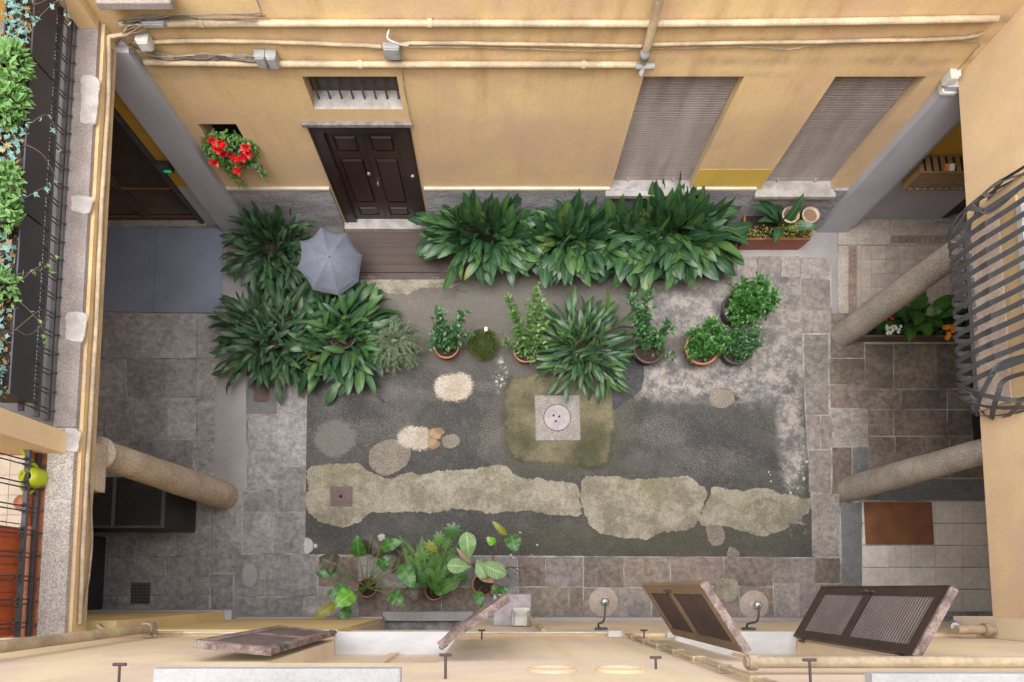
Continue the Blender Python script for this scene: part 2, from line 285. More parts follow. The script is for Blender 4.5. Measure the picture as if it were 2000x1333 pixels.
def asphalt():
    s = NT('worn_asphalt'); n1 = s.noise(1.1, 8, .72); n2 = s.noise(5.5, 9, .8); n3 = s.noise(2.4, 9, .76)
    c = s.mix(s.step(n1, .35, .65), (.034, .035, .034), (.056, .054, .051))
    c = s.mix(s.math('MULTIPLY', s.step(s.noise(.8, 7, .75), .47, .60), .6), c, (.085, .080, .074))
    c = s.mix(s.math('MULTIPLY', s.step(s.noise(3.1, 8, .8), .54, .62), .45), c, (.10, .094, .088))
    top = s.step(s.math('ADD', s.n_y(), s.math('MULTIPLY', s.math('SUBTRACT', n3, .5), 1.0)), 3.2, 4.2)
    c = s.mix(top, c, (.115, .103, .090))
    # pale chips of aggregate
    c = s.mix(s.math('MULTIPLY', s.step(s.vor(34), .24, .13), .62), c, (.24, .235, .22))
    c = s.mix(s.math('MULTIPLY', s.step(s.noise(62, 6, .85), .50, .66), .65), c, (.13, .127, .12))
    # bleached, mottled film of cement in the north east corner
    m = s.ell(1500, 620, 150, 120, .3, 2.4, n3)
    for e in ((1340, 600, 85, 65), (1330, 740, 130, 45), (1480, 730, 120, 60), (1545, 830, 28, 150)):
        m = s.math('MAXIMUM', m, s.ell(*e, .3, 2.6, n3))
    mot = s.math('MULTIPLY', s.step(n3, .40, .56), s.math('ADD', s.math('MULTIPLY', s.step(n2, .42, .54), .75), .25))
    c = s.mix(s.math('MULTIPLY', m, .55), c, (.125, .118, .125))
    c = s.mix(s.math('MULTIPLY', m, s.math('MULTIPLY', mot, .92)), c, (.315, .29, .262))
    # scuffed places on the left
    sc = s.ell(655, 855, 44, 40, .3, 1.3, n2)
    for e in ((760, 770, 120, 18), (640, 790, 40, 50), (690, 840, 100, 35), (960, 840, 30, 50), (960, 755, 50, 14), (770, 830, 40, 40), (760, 590, 120, 26), (1290, 840, 60, 40), (1400, 900, 90, 40)):
        sc = s.math('MAXIMUM', sc, s.math('MULTIPLY', s.ell(*e, .6, 2.2, n3), .6))
    grn = s.noise(52, 6, .8); spk = s.step(s.math('ADD', grn, s.math('MULTIPLY', sc, .26)), .64, .72)
    c = s.mix(s.math('MULTIPLY', spk, .50), c, (.22, .205, .19))
    # spilled lime spots near the east edge
    lp = s.math('MAXIMUM', s.ell(1555, 925, 26, 50, .5, 2.5, n2), s.math('MAXIMUM', s.ell(1560, 1030, 20, 26, .5, 2.5, n2), s.ell(978, 730, 14, 40, .4, 1.2, n2)))
    c = s.mix(s.math('MULTIPLY', lp, s.step(n2, .53, .57)), c, (.36, .345, .325))
    # damp green along the concrete strip and the manhole
    mo = s.ell(1100, 830, 125, 105, .5, .8, n3); c = s.mix(s.math('MULTIPLY', mo, .35), c, (.10, .09, .045))
    mo = s.ell(1300, 1050, 300, 35, .6, .8, n3); c = s.mix(s.math('MULTIPLY', mo, .35), c, (.085, .08, .04))
    # cracks
    cr = s.step(s.vor(5.5, 'DISTANCE_TO_EDGE', s.mixv(n2)), .012, .004)
    c = s.mix(s.math('MULTIPLY', cr, s.math('MULTIPLY', s.step(n1, .44, .54), .8)), c, (.022, .022, .022))
    s.col(c, .85, spec=.3); s.bump(s.math('ADD', s.noise(110, 3, .6), s.math('MULTIPLY', n2, 1.5)), .6, .008); return s.m
def _ny(s):
    n = s.n('ShaderNodeSeparateXYZ'); s.l(s.pos, n.inputs[0]); return n.outputs[1]
NT.n_y = _ny
def _mixv(s, nn):
    n = s.n('ShaderNodeVectorMath'); n.operation = 'ADD'; s.l(s.pos, n.inputs[0])
    c = s.n('ShaderNodeCombineXYZ'); s.l(s.math('MULTIPLY', nn, .5), c.inputs[0]); s.l(s.math('MULTIPLY', nn, -.4), c.inputs[1]); s.l(c.outputs[0], n.inputs[1]); return n.outputs[0]
NT.mixv = _mixv
M['asphalt'] = asphalt()

# ------------------------------------------------------------------ mesh helpers
class MB:
    def __init__(s): s.v = []; s.f = []; s.sm = []
    def add(s, vs, fs, smooth=False):
        b = len(s.v); s.v += [tuple(x) for x in vs]; s.f += [tuple(i + b for i in f) for f in fs]; s.sm += [smooth] * len(fs); return s
    def box(s, x0, x1, y0, y1, z0, z1, T=None):
        if x0 > x1: x0, x1 = x1, x0
        if y0 > y1: y0, y1 = y1, y0
        if z0 > z1: z0, z1 = z1, z0
        vs = [Vector(p) for p in ((x0, y0, z0), (x1, y0, z0), (x1, y1, z0), (x0, y1, z0), (x0, y0, z1), (x1, y0, z1), (x1, y1, z1), (x0, y1, z1))]
        if T is not None: vs = [T @ p for p in vs]
        return s.add(vs, [(0, 3, 2, 1), (4, 5, 6, 7), (0, 1, 5, 4), (1, 2, 6, 5), (2, 3, 7, 6), (3, 0, 4, 7)])
    def cbox(s, x0, x1, y0, y1, z0, z1, c=.006, T=None):   # box with chamfered long edges all round
        s.prism([(x0, y0), (x1, y0), (x1, y1), (x0, y1)], z0, z1, c, T, both=True); return s
    def prism(s, pts, z0, z1, c=.005, T=None, both=False):
        n = len(pts); cx = sum(p[0] for p in pts) / n; cy = sum(p[1] for p in pts) / n
        def ins(p, q):
            dx, dy = cx - p[0], cy - p[1]; L = math.hypot(dx, dy) or 1; k = min(q * 1.4, L * .5) / L; return (p[0] + dx * k, p[1] + dy * k)
        rings = []
        if both: rings.append([(*ins(p, c), z0) for p in pts]); rings.append([(*p, z0 + c) for p in pts])
        else: rings.append([(*p, z0) for p in pts])
        rings.append([(*p, z1 - c) for p in pts]); rings.append([(*ins(p, c), z1) for p in pts])
        vs = [Vector(p) for r in rings for p in r]
        if T is not None: vs = [T @ p for p in vs]
        fs = [tuple(reversed(range(n)))]
        for r in range(len(rings) - 1):
            for i in range(n):
                j = (i + 1) % n; fs.append((r * n + i, r * n + j, (r + 1) * n + j, (r + 1) * n + i))
        b = (len(rings) - 1) * n; fs.append(tuple(range(b, b + n)))
        return s.add(vs, fs)
    def tube(s, pts, r, n=8, caps=True, smooth=True):
        pts = [Vector(p) for p in pts]; m = len(pts)
        rr = r if isinstance(r, (list, tuple)) else [r] * m
        vs = []; up = None
        for i, p in enumerate(pts):
            t = (pts[min(i + 1, m - 1)] - pts[max(i - 1, 0)]).normalized()
            if up is None: up = Vector((0, 0, 1)) if abs(t.z) < .9 else Vector((1, 0, 0))
            a = t.cross(up); 
            if a.length < 1e-4: a = t.orthogonal()
            a.normalize(); b = a.cross(t).normalized(); up = b
            for k in range(n):
                q = 2 * PI * k / n; vs.append(p + (a * math.cos(q) + b * math.sin(q)) * rr[i])
        fs = []
        for i in range(m - 1):
            for k in range(n):
                k2 = (k + 1) % n; fs.append((i * n + k, (i + 1) * n + k, (i + 1) * n + k2, i * n + k2))
        s.add(vs, fs, smooth)
        if caps: s.add(vs[:n], [tuple(range(n))]); s.add(vs[-n:], [tuple(reversed(range(n)))])
        return s
    def lathe(s, prof, c=(0, 0, 0), n=24, T=None, smooth=True):
        vs = []
        for r, z in prof:
            for k in range(n):
                q = 2 * PI * k / n; p = Vector((c[0] + r * math.cos(q), c[1] + r * math.sin(q), c[2] + z)); vs.append(T @ p if T is not None else p)
        fs = []
        for i in range(len(prof) - 1):
            for k in range(n):
                k2 = (k + 1) % n; fs.append((i * n + k, i * n + k2, (i + 1) * n + k2, (i + 1) * n + k))
        return s.add(vs, fs, smooth)
    def disc(s, c, r, n=20, z=0, T=None, ry=None):
        vs = [Vector((c[0] + r * math.cos(2 * PI * k / n), c[1] + (ry or r) * math.sin(2 * PI * k / n), z)) for k in range(n)]
        if T is not None: vs = [T @ p for p in vs]
        return s.add(vs, [tuple(range(n))])
    def strip(s, pts, wv, th):    # a flat bar along pts; wv = width vector; th = thickness
        pts = [Vector(p) for p in pts]; wv = Vector(wv); vs = []; m = len(pts)
        for i, p in enumerate(pts):
            t = (pts[min(i + 1, m - 1)] - pts[max(i - 1, 0)]).normalized(); ww = (wv - t * wv.dot(t)).normalized() * wv.length; nn = t.cross(ww).normalized() * th / 2
            vs += [p - ww / 2 - nn, p + ww / 2 - nn, p + ww / 2 + nn, p - ww / 2 + nn]
        fs = [(3, 2, 1, 0), tuple(4 * (m - 1) + k for k in range(4))]
        for i in range(m - 1):
            for k in range(4):
                k2 = (k + 1) % 4; fs.append((4 * i + k, 4 * i + k2, 4 * i + 4 + k2, 4 * i + 4 + k))
        return s.add(vs, fs)
    def mesh(s, name):
        me = bpy.data.meshes.new(name); me.from_pydata(s.v, [], s.f)
        me.polygons.foreach_set('use_smooth', s.sm); me.update(); return me
    def obj(s, name, m, parent=None, **kw): return link(name, s.mesh(name), m, parent, **kw)
def link(name, me, m, parent=None, loc=None, **kw):
    if m is not None and not me.materials: me.materials.append(M[m] if isinstance(m, str) else m)
    o = bpy.data.objects.new(name, me); COL.objects.link(o)
    if loc is not None: o.location = loc
    if parent is not None: setpar(o, parent)
    tag(o, **kw); return o
def setpar(o, p):
    o.parent = p
    q = p; t = Vector((0, 0, 0))
    while q is not None and q.type == 'EMPTY': t = t + Vector(q.location) if q.parent is None else t; q = q.parent
    o.matrix_parent_inverse = Matrix.Translation(-t)
def tag(o, label=None, cat=None, group=None, kind=None):
    if label: o['label'] = label
    if cat: o['category'] = cat
    if group: o['group'] = group
    if kind: o['kind'] = kind
    return o
def thing(name, loc, label, cat, group=None):
    o = bpy.data.objects.new(name, None); COL.objects.link(o); o.location = loc; o.empty_display_size = .1
    return tag(o, label, cat, group)
def struct(mb, name, m, parent=None): return mb.obj(name, m, parent, kind='structure' if parent is None else None)
def curve_pts(pts, n=6, wob=0, seed=0):
    pts = [Vector(p) for p in pts]; out = []
    for i in range(len(pts) - 1):
        p0 = pts[max(i - 1, 0)]; p1 = pts[i]; p2 = pts[i + 1]; p3 = pts[min(i + 2, len(pts) - 1)]
        for k in range(n):
            t = k / n; out.append(.5 * ((2 * p1) + (p2 - p0) * t + (2 * p0 - 5 * p1 + 4 * p2 - p3) * t * t + (3 * p1 - p0 - 3 * p2 + p3) * t ** 3))
    out.append(pts[-1])
    if wob:
        rr = random.Random(seed)
        out = [p + Vector((rr.uniform(-wob, wob), rr.uniform(-wob, wob), rr.uniform(-wob, wob))) for p in out]
    return out
def wall_cells(mb, axis, a0, a1, b0, b1, d0, d1, holes):
    """solid wall made of cells: a = horizontal range, b = vertical range, d = depth range; holes = (a0,a1,b0,b1)"""
    A = sorted(set([a0, a1] + [x for h in holes for x in h[:2] if a0 < x < a1])); B = sorted(set([b0, b1] + [x for h in holes for x in h[2:] if b0 < x < b1]))
    for j in range(len(B) - 1):
        run = None
        for i in range(len(A) - 1):
            ca, cb = (A[i] + A[i + 1]) / 2, (B[j] + B[j + 1]) / 2
            hole = any(h[0] < ca < h[1] and h[2] < cb < h[3] for h in holes)
            if not hole: run = (run[0], A[i + 1]) if run else (A[i], A[i + 1])
            if (hole or i == len(A) - 2) and run:
                if axis == 'x': mb.box(run[0], run[1], d0, d1, B[j], B[j + 1])
                else: mb.box(d0, d1, run[0], run[1], B[j], B[j + 1])
                run = None
def blob(pts, n=8, jit=.012, seed=1):
    """ragged outline through pts"""
    if n >= 8: n = 12
    rr = random.Random(seed); P = [Vector((p[0], p[1], 0)) for p in pts]; m = len(P); out = []
    for i in range(m):
        p0, p1, p2, p3 = P[(i - 1) % m], P[i], P[(i + 1) % m], P[(i + 2) % m]
        for k in range(n):
            t = k / n; q = .5 * ((2 * p1) + (p2 - p0) * t + (2 * p0 - 5 * p1 + 4 * p2 - p3) * t * t + (3 * p1 - p0 - 3 * p2 + p3) * t ** 3)
            w1 = noise.noise_vector(Vector((q.x * 7, q.y * 7, seed))) * jit * 2.4 + noise.noise_vector(Vector((q.x * 26, q.y * 26, seed))) * jit * 1.3; out.append((q.x + w1.x + rr.uniform(-jit, jit) * .25, q.y + w1.y + rr.uniform(-jit, jit) * .25))
    return out
def sheet(name, pts, z0, z1, m, parent=None, c=.002, **kw):
    # ragged sheet: triangulated top by ear clipping (via bmesh-less ngon), plus side faces
    mb = MB(); n = len(pts)
    area = sum(pts[i][0] * pts[(i + 1) % n][1] - pts[(i + 1) % n][0] * pts[i][1] for i in range(n))
    if area < 0: pts = pts[::-1]
    vs = [(p[0], p[1], z0) for p in pts] + [(p[0], p[1], z1) for p in pts]
    fs = [(i, (i + 1) % n, n + (i + 1) % n, n + i) for i in range(n)] + [tuple(range(n, 2 * n))]
    mb.add(vs, fs); return mb.obj(name, m, parent, **kw)

# =================================================================== GROUND
g = MB(); g.box(-30, 30, -30, 30, -.4, -.004); struct(g, 'ground', 'mortar')
a = MB(); p0 = G(597, 560); p1 = G(1565, 500)
aw = [G(u, v) for u, v in ((545, 440), (1440, 440), (1562, 540), (1572, 800), (1591, 1089), (596, 1083), (600, 730), (480, 735))]
sheet('asphalt', [(p.x, p.y) for p in aw], -.03, -.002, 'asphalt', kind='structure')
wk = [G(u, v) for u, v in ((433, 440), (545, 440), (480, 735), (482, 960), (470, 1195), (412, 1195), (424, 612))]
sheet('smooth_walkway', [(p.x, p.y) for p in wk], -.03, -.001, 'walkway', kind='structure')

pave = bpy.data.objects.new('pavement', None); COL.objects.link(pave); pave['kind'] = 'structure'
def slab(u0, v0, u1, v1, m, parent=pave, gap=.0065, top=None, u0b=None, u1b=None, name='stone', jit=.005):
    u0b = u0 if u0b is None else u0b; u1b = u1 if u1b is None else u1b
    c = [G(u0, v0), G(u1, v0), G(u1b, v1), G(u0b, v1)]
    cx = sum(p.x for p in c) / 4; cy = sum(p.y for p in c) / 4
    pts = []
    for i in range(4):
        p, q = c[i], c[(i + 1) % 4]
        for t in (0, .28, .5, .76):
            r = p.lerp(q, t); dx, dy = cx - r.x, cy - r.y
            sx = gap * (1 if dx > 0 else -1) if abs(dx) > .02 else 0; sy = gap * (1 if dy > 0 else -1) if abs(dy) > .02 else 0
            e = .3 if t == 0 else 1
            # only inset perpendicular to the edge
            if abs(q.x - p.x) > abs(q.y - p.y): off = (0 if t else sx, sy)
            else: off = (sx, 0 if t else sy)
            pts.append((r.x + off[0] + R.uniform(-jit, jit) * e, r.y + off[1] + R.uniform(-jit, jit) * e))
    pts = pts[::-1]
    z = R.uniform(.0, .005) if top is None else top
    mb = MB(); mb.prism(pts, -.03, z, .004); return mb.obj(name, m, parent)
def rows(spec, m, mp=None):
    for (v0, v1, us) in spec:
        for i in range(len(us) - 1):
            mm = m if not mp else (mp if R.random() < .3 else m)
            slab(us[i], v0, us[i + 1], v1, mm)
# west arcade
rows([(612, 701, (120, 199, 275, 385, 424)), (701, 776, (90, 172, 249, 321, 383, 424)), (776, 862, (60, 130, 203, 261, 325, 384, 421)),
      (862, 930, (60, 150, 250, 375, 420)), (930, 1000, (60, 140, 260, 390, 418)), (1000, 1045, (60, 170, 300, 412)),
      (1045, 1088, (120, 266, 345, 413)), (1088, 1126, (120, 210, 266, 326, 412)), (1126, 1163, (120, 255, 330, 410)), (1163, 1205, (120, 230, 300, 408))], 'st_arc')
# slabs round the west column
rows([(735, 810, (541, 599)), (811, 958, (484, 541)), (811, 910, (541, 598)), (911, 1000, (541, 598)), (960, 1000, (474, 534)),
      (1001, 1082, (474, 536, 596)), (1083, 1166, (458, 518, 620)), (1167, 1212, (458, 517, 590, 650)), (985, 1120, (413, 472)), (1121, 1205, (411, 456))], 'st_grey')
# southern rows
rows([(1087, 1146, (621, 700, 790, 870, 940, 1010)), (1147, 1215, (620, 700, 780, 862, 945, 1012))], 'st_grey', 'st_brown')
rows([(1088, 1146, (1011, 1066, 1139)), (1088, 1148, (1140, 1219, 1309)), (1088, 1146, (1310, 1414, 1510)), (1090, 1140, (1510, 1592, 1641)),
      (1147, 1218, (1013, 1112, 1139)), (1149, 1218, (1140, 1210, 1272)), (1147, 1218, (1273, 1390, 1443)), (1147, 1218, (1444, 1510)), (1141, 1218, (1511, 1562, 1600, 1680))], 'st_warm', 'st_pale')
# east strip beside the asphalt
rows([(505, 545, (1564, 1622)), (546, 604, (1564, 1622)), (605, 652, (1566, 1626)), (653, 752, (1570, 1618)), (753, 811, (1573, 1619)),
      (812, 878, (1575, 1603, 1621)), (879, 963, (1579, 1624)), (964, 1088, (1585, 1606, 1640))], 'st_pale')
rows([(500, 542, (1440, 1480, 1525, 1563))], 'st_pale')
sheet('cement_channel', [(p.x, p.y) for p in (G(1622, 455), G(1636, 455), G(1636, 640), G(1626, 640))], -.03, .001, 'walkway', kind='structure')
sheet('cement_apron', [(p.x, p.y) for p in (G(1440, 440), G(1622, 440), G(1622, 504), G(1420, 504))], -.03, -.0005, 'walkway', kind='structure')
# east arcade stones
rows([(612, 700, (1622, 1688)), (700, 752, (1620, 1690)), (752, 798, (1622, 1692)), (799, 873, (1624, 1696)), (874, 990, (1625, 1664)), (990, 1089, (1641, 1644)) ][:5], 'st_brown', 'st_pale')
slab(1665, 874, 1697, 948, 'speck_dark')
rows([(672, 760, (1690, 1745, 1828, 1880, 2040)), (761, 800, (1690, 1760, 1850, 2040)), (801, 852, (1694, 1745, 1850, 1900, 2060)),
      (853, 934, (1697, 1748, 1800, 1855, 1960, 2080))], 'st_brown')
slab(1690, 935, 2090, 978, 'speck_dark')
slab(1641, 981, 1682, 1144, 'speck_dark', u0b=1645, u1b=1684)
# tiled floor in the south east bay
us = (1684, 1737, 1780, 1827, 1880, 1932, 1985, 2040)
for v0, v1 in ((980, 1022), (1023, 1065), (1066, 1108), (1109, 1151), (1152, 1195)):
    for i in range(len(us) - 1): slab(us[i], v0, us[i + 1], v1, 'tile_grey', gap=.0025, top=.004, name='tile', jit=.001)
# tiled floor in the north east bay
us = (1683, 1702, 1730, 1758, 1786, 1814, 1842, 1870, 1900, 1930, 1960)
for v0, v1 in ((480, 507), (507, 534), (534, 562), (562, 590), (590, 620), (620, 650), (650, 672)):
    for i in range(len(us) - 1): slab(us[i], v0, us[i + 1], v1, 'tile_pink', gap=.0025, top=.003, name='tile', jit=.001)
slab(1637, 428, 1740, 479, 'mosaic', top=.004); slab(1741, 428, 1960, 461, 'mosaic', top=.004); slab(1637, 480, 1658, 612, 'mosaic', top=.004)
slab(1741, 476, 1960, 479, 'mosaic', top=.004, gap=.001)
for u0, v0, u1, v1 in ((1658.5, 481, 1661, 612), (1671, 481, 1673, 612), (1741, 462, 1960, 464), (1741, 474, 1960, 476)):
    slab(u0, v0, u1, v1, 'redtile', gap=.001, top=.004, name='border_line', jit=0)
for i in range(13): slab(1663, 482 + i * 10.1, 1669, 488.5 + i * 10.1, 'redtile', gap=.001, top=.004, name='border_tile', jit=.001)
for i in range(21): slab(1742 + i * 10.4, 465.5, 1747.5 + i * 10.4, 472.5, 'redtile', gap=.001, top=.004, name='border_tile', jit=.001)
slab(1673.5, 480, 1682.5, 672, 'tile_pink', top=.003, gap=.001, name='tile')
slab(1626, 613, 1672, 672, 'tile_pink', top=.003, name='tile')

# concrete repairs in the asphalt
def crumble(key, scale, lo, hi, amp):
    """give a repair material crumbling, feathered edges driven by the mesh's own distance-to-edge attribute"""
    m = M[key].copy(); m.name = M[key].name + '_crumbling'; t = m.node_tree; out = [n for n in t.nodes if n.type == 'OUTPUT_MATERIAL'][0]; src = out.inputs[0].links[0].from_socket
    at = t.nodes.new('ShaderNodeAttribute'); at.attribute_name = 'edge'; geo = t.nodes.new('ShaderNodeNewGeometry'); no = t.nodes.new('ShaderNodeTexNoise'); no.inputs['Scale'].default_value = scale; no.inputs['Detail'].default_value = 9; no.inputs['Roughness'].default_value = .78
    t.links.new(geo.outputs['Position'], no.inputs['Vector'])
    a = t.nodes.new('ShaderNodeMath'); a.operation = 'MULTIPLY_ADD'; t.links.new(no.outputs[0], a.inputs[0]); a.inputs[1].default_value = amp; a.inputs[2].default_value = -amp / 2
    b = t.nodes.new('ShaderNodeMath'); t.links.new(a.outputs[0], b.inputs[0]); t.links.new(at.outputs['Fac'], b.inputs[1])
    r = t.nodes.new('ShaderNodeMapRange'); r.inputs[1].default_value = lo; r.inputs[2].default_value = hi; t.links.new(b.outputs[0], r.inputs[0])
    tr = t.nodes.new('ShaderNodeBsdfTransparent'); mx = t.nodes.new('ShaderNodeMixShader'); t.links.new(r.outputs[0], mx.inputs[0]); t.links.new(tr.outputs[0], mx.inputs[1]); t.links.new(src, mx.inputs[2]); t.links.new(mx.outputs[0], out.inputs[0]); return m
CR = {'whitepaint': crumble('whitepaint', 14, .3, .75, 1.6), 'concrete_patch': crumble('concrete_patch', 9, .42, .52, 1.9), 'cream_patch': crumble('cream_patch', 24, .35, .70, 1.8), 'tan_patch': crumble('tan_patch', 18, .35, .62, 1.1),
      'moss_c': crumble('moss_c', 5, .25, .75, 1.6), 'dampasph': crumble('dampasph', 12, .4, .6, 1.4), 'white_spill': crumble('white_spill', 30, .4, .6, 1.8), 'walkway': crumble('walkway', 10, .2, .8, 1.0)}
WID = {'whitepaint': .02, 'concrete_patch': .035, 'cream_patch': .07, 'tan_patch': .03, 'moss_c': .08, 'dampasph': .022, 'white_spill': .02, 'walkway': .04}
def patch(name, pts, m, seed, z=.006, n=8, jit=.013, w_=None, zp=0.0, parent=None):
    P = [G(u, v, zp) for u, v in pts]
    if m not in CR: return sheet(name, blob([(p.x, p.y) for p in P], n, jit, seed), -.02, z, m, kind='structure')
    mm = len(P); c = []
    for i in range(mm):
        p0, p1, p2, p3 = P[(i - 1) % mm], P[i], P[(i + 1) % mm], P[(i + 2) % mm]
        for k in range(8):
            t = k / 8; c.append(.5 * ((2 * p1) + (p2 - p0) * t + (2 * p0 - 5 * p1 + 4 * p2 - p3) * t * t + (3 * p1 - p0 - 3 * p2 + p3) * t ** 3))
    sz = min(1.0, (max(p.x for p in c) - min(p.x for p in c)) / 1.2) * (.25 if parent else 1)
    c = [p + (noise.noise_vector(Vector((p.x * 4, p.y * 4, seed))) * .045 + noise.noise_vector(Vector((p.x * 11, p.y * 11, seed))) * .020) * sz for p in c]
    for p in c: p.z = z
    if sum(c[i].x * c[(i + 1) % len(c)].y - c[(i + 1) % len(c)].x * c[i].y for i in range(len(c))) < 0: c = c[::-1]
    k = len(c); w_ = w_ or WID[m]; size = max(max(p.x for p in c) - min(p.x for p in c), .01); w_ = min(w_, size * .22); vo = []; vi = []
    for i in range(k):
        t = (c[(i + 1) % k] - c[i - 1]).normalized(); nn = Vector((t.y, -t.x, 0)); vo.append((c[i].x + nn.x * w_, c[i].y + nn.y * w_, z)); vi.append((c[i].x - nn.x * w_, c[i].y - nn.y * w_, z))
    me = bpy.data.meshes.new(name); me.from_pydata(vo + vi, [], [(i, (i + 1) % k, k + (i + 1) % k, k + i) for i in range(k)] + [tuple(range(k, 2 * k))])
    at = me.attributes.new('edge', 'FLOAT', 'POINT'); at.data.foreach_set('value', [0.0] * k + [1.0] * k); me.update()
    return link(name, me, CR[m], parent, kind=None if parent else 'structure')
patch('concrete_strip', [(604, 912), (640, 905), (690, 906), (712, 915), (745, 935), (800, 925), (870, 920), (930, 915), (985, 910), (1005, 930), (1060, 937), (1118, 945), (1132, 960),
      (1135, 1000), (1110, 1008), (1060, 1003), (1020, 1000), (960, 1003), (920, 995), (850, 1000), (800, 1002), (725, 1000), (700, 1020), (660, 1026), (615, 1015), (599, 990), (600, 950)], 'concrete_patch', 3)
patch('concrete_strip', [(1140, 934), (1200, 931), (1260, 937), (1330, 931), (1352, 938), (1379, 958), (1380, 975), (1362, 1020), (1345, 1035), (1300, 1040), (1262, 1053), (1200, 1048), (1160, 1035), (1145, 1012), (1136, 985), (1133, 955)], 'concrete_patch', 4, z=.009)
patch('concrete_strip', [(1392, 952), (1440, 958), (1500, 956), (1525, 966), (1560, 968), (1583, 975), (1580, 1000), (1550, 1025), (1500, 1045), (1460, 1040), (1430, 1028), (1400, 1025), (1366, 1022), (1384, 975)], 'concrete_patch', 5, z=.007)
patch('cream_mortar_patch', [(870, 733), (905, 730), (924, 745), (922, 765), (905, 782), (880, 785), (856, 778), (848, 760), (852, 742)], 'cream_patch', 6, jit=.008)
patch('tan_mortar_patch', [(725, 875), (755, 860), (785, 862), (802, 880), (798, 905), (770, 925), (745, 930), (725, 915), (719, 895)], 'tan_patch', 7, jit=.004)
patch('pale_mortar_patch', [(785, 838), (815, 833), (838, 838), (838, 872), (825, 880), (795, 876), (778, 865), (777, 848)], 'cream_patch', 8, z=.01, jit=.008)
for i, pts in enumerate([[(838, 842), (850, 838), (862, 845), (858, 858), (842, 855)], [(836, 858), (848, 858), (860, 868), (848, 878), (836, 872)], [(864, 855), (880, 849), (896, 853), (897, 868), (882, 877), (866, 872)], [(846, 838), (862, 836), (868, 846), (860, 850)]]):
    patch('rubble_stone', pts, 'tan_patch' if i == 2 else 'rubble', 20 + i, z=.012 + i * .003, n=4, jit=.004)
patch('dark_asphalt_patch', [(1215, 715), (1250, 705), (1258, 740), (1245, 768), (1215, 790), (1198, 797), (1198, 740)], 'dampasph', 9, z=.004)
patch('tan_mortar_patch', [(1388, 762), (1410, 759), (1432, 766), (1433, 788), (1412, 797), (1388, 790)], 'tan_patch', 10, z=.003, jit=.006)
patch('tan_mortar_patch', [(1380, 1028), (1405, 1026), (1415, 1045), (1410, 1062), (1395, 1067), (1382, 1055)], 'tan_patch', 11, jit=.006)
patch('tan_mortar_patch', [(1425, 1068), (1440, 1075), (1443, 1087), (1420, 1087)], 'tan_patch', 12, jit=.005)
patch('white_mortar_spill', [(596, 1052), (608, 1055), (612, 1070), (606, 1080), (595, 1080)], 'white_spill', 13, jit=.004)
patch('white_mortar_spill', [(613, 1063), (620, 1064), (618, 1070), (612, 1069)], 'white_spill', 14, n=4, jit=.003)
patch('white_mortar_spill', [(738, 1046), (750, 1044), (752, 1054), (742, 1058)], 'white_spill', 15, n=4, jit=.006)
patch('white_mortar_spill', [(478, 1103), (492, 1100), (503, 1112), (502, 1135), (490, 1148), (476, 1142), (471, 1122)], 'walkway', 16, z=.0105, jit=.004)
patch('cream_step_edge', [(705, 541), (760, 545), (880, 545), (900, 552), (880, 562), (830, 563), (790, 575), (745, 570), (712, 568)], 'concrete_patch', 17, z=.004, jit=.006)
patch('mossy_concrete', [(990, 745), (1020, 735), (1100, 735), (1195, 740), (1198, 800), (1195, 880), (1180, 905), (1150, 912), (1100, 905), (1050, 905), (1000, 895), (988, 860), (986, 800)], 'moss_c', 18, z=.003, jit=.008)
patch('lichen_patch', [(1398, 1135), (1425, 1130), (1441, 1140), (1438, 1168), (1415, 1175), (1400, 1160)], 'concrete_patch', 61, z=.009)
sm = R
for k in range(22):
    u, v = sm.uniform(1500, 1575), sm.uniform(870, 965)
    if k > 12: u, v = sm.uniform(960, 990), sm.uniform(715, 765)
    if k > 16: u, v = sm.uniform(985, 1065), sm.uniform(1040, 1090)
    r = sm.uniform(1, 3.5)
    patch('white_mortar_speck', [(u + r * math.cos(q) * sm.uniform(.6, 1.3), v + r * math.sin(q) * sm.uniform(.6, 1.3)) for q in (0, 1, 2, 3, 4, 5)], 'white_spill', 100 + k, z=.003, n=2, jit=.002)

# covers set in the ground
t = thing('manhole', G(1089, 817), 'round worn iron lid in a square granite frame in the mossy patch', 'manhole cover')
c = [G(1044, 773), G(1132, 773), G(1134, 861), G(1046, 862)]
mb = MB(); mb.prism([(p.x, p.y) for p in c][::-1], -.02, .022, .006); mb.obj('stone_frame', 'manstone', t)
gc = G(1088, 817); rl = (G(1113, 817) - G(1062, 817)).x / 2
mb = MB(); mb.lathe([(rl + .012, .0222), (rl + .012, .026), (rl + .003, .026), (rl + .003, .0225)], (gc.x, gc.y, 0), 40); mb.obj('rim', 'rust', t)
mb = MB(); mb.lathe([(rl, .022), (rl, .029), (rl - .006, .031), (.001, .031)], (gc.x, gc.y, 0), 40, smooth=False); mb.obj('lid', 'lid', t)
for dx, dy in ((-7, -4), (4, -2), (-3, 7)):
    mb = MB(); q = G(1088 + dx, 817 + dy); mb.lathe([(.018, .0312), (.018, .0325), (.001, .0325)], (q.x, q.y, 0), 12); mb.obj('hole', 'black', t)
t = thing('drain_cover', G(667, 970), 'square rusty brown plate with a dark centre hole in the pale concrete', 'drain cover')
mb = MB(); q0, q1 = G(646, 951), G(688, 990); mb.box(q0.x, q1.x, q1.y, q0.y, .0, .014); mb.obj('plate', 'rust', t)
q = G(666, 970); mb = MB(); mb.lathe([(.026, .0142), (.026, .016), (.001, .016)], (q.x, q.y, 0), 14); mb.obj('hole', 'black', t)
t = thing('valve_cover', G(511, 760), 'long rounded brown valve cover in a grey slab below the left plants', 'valve cover')
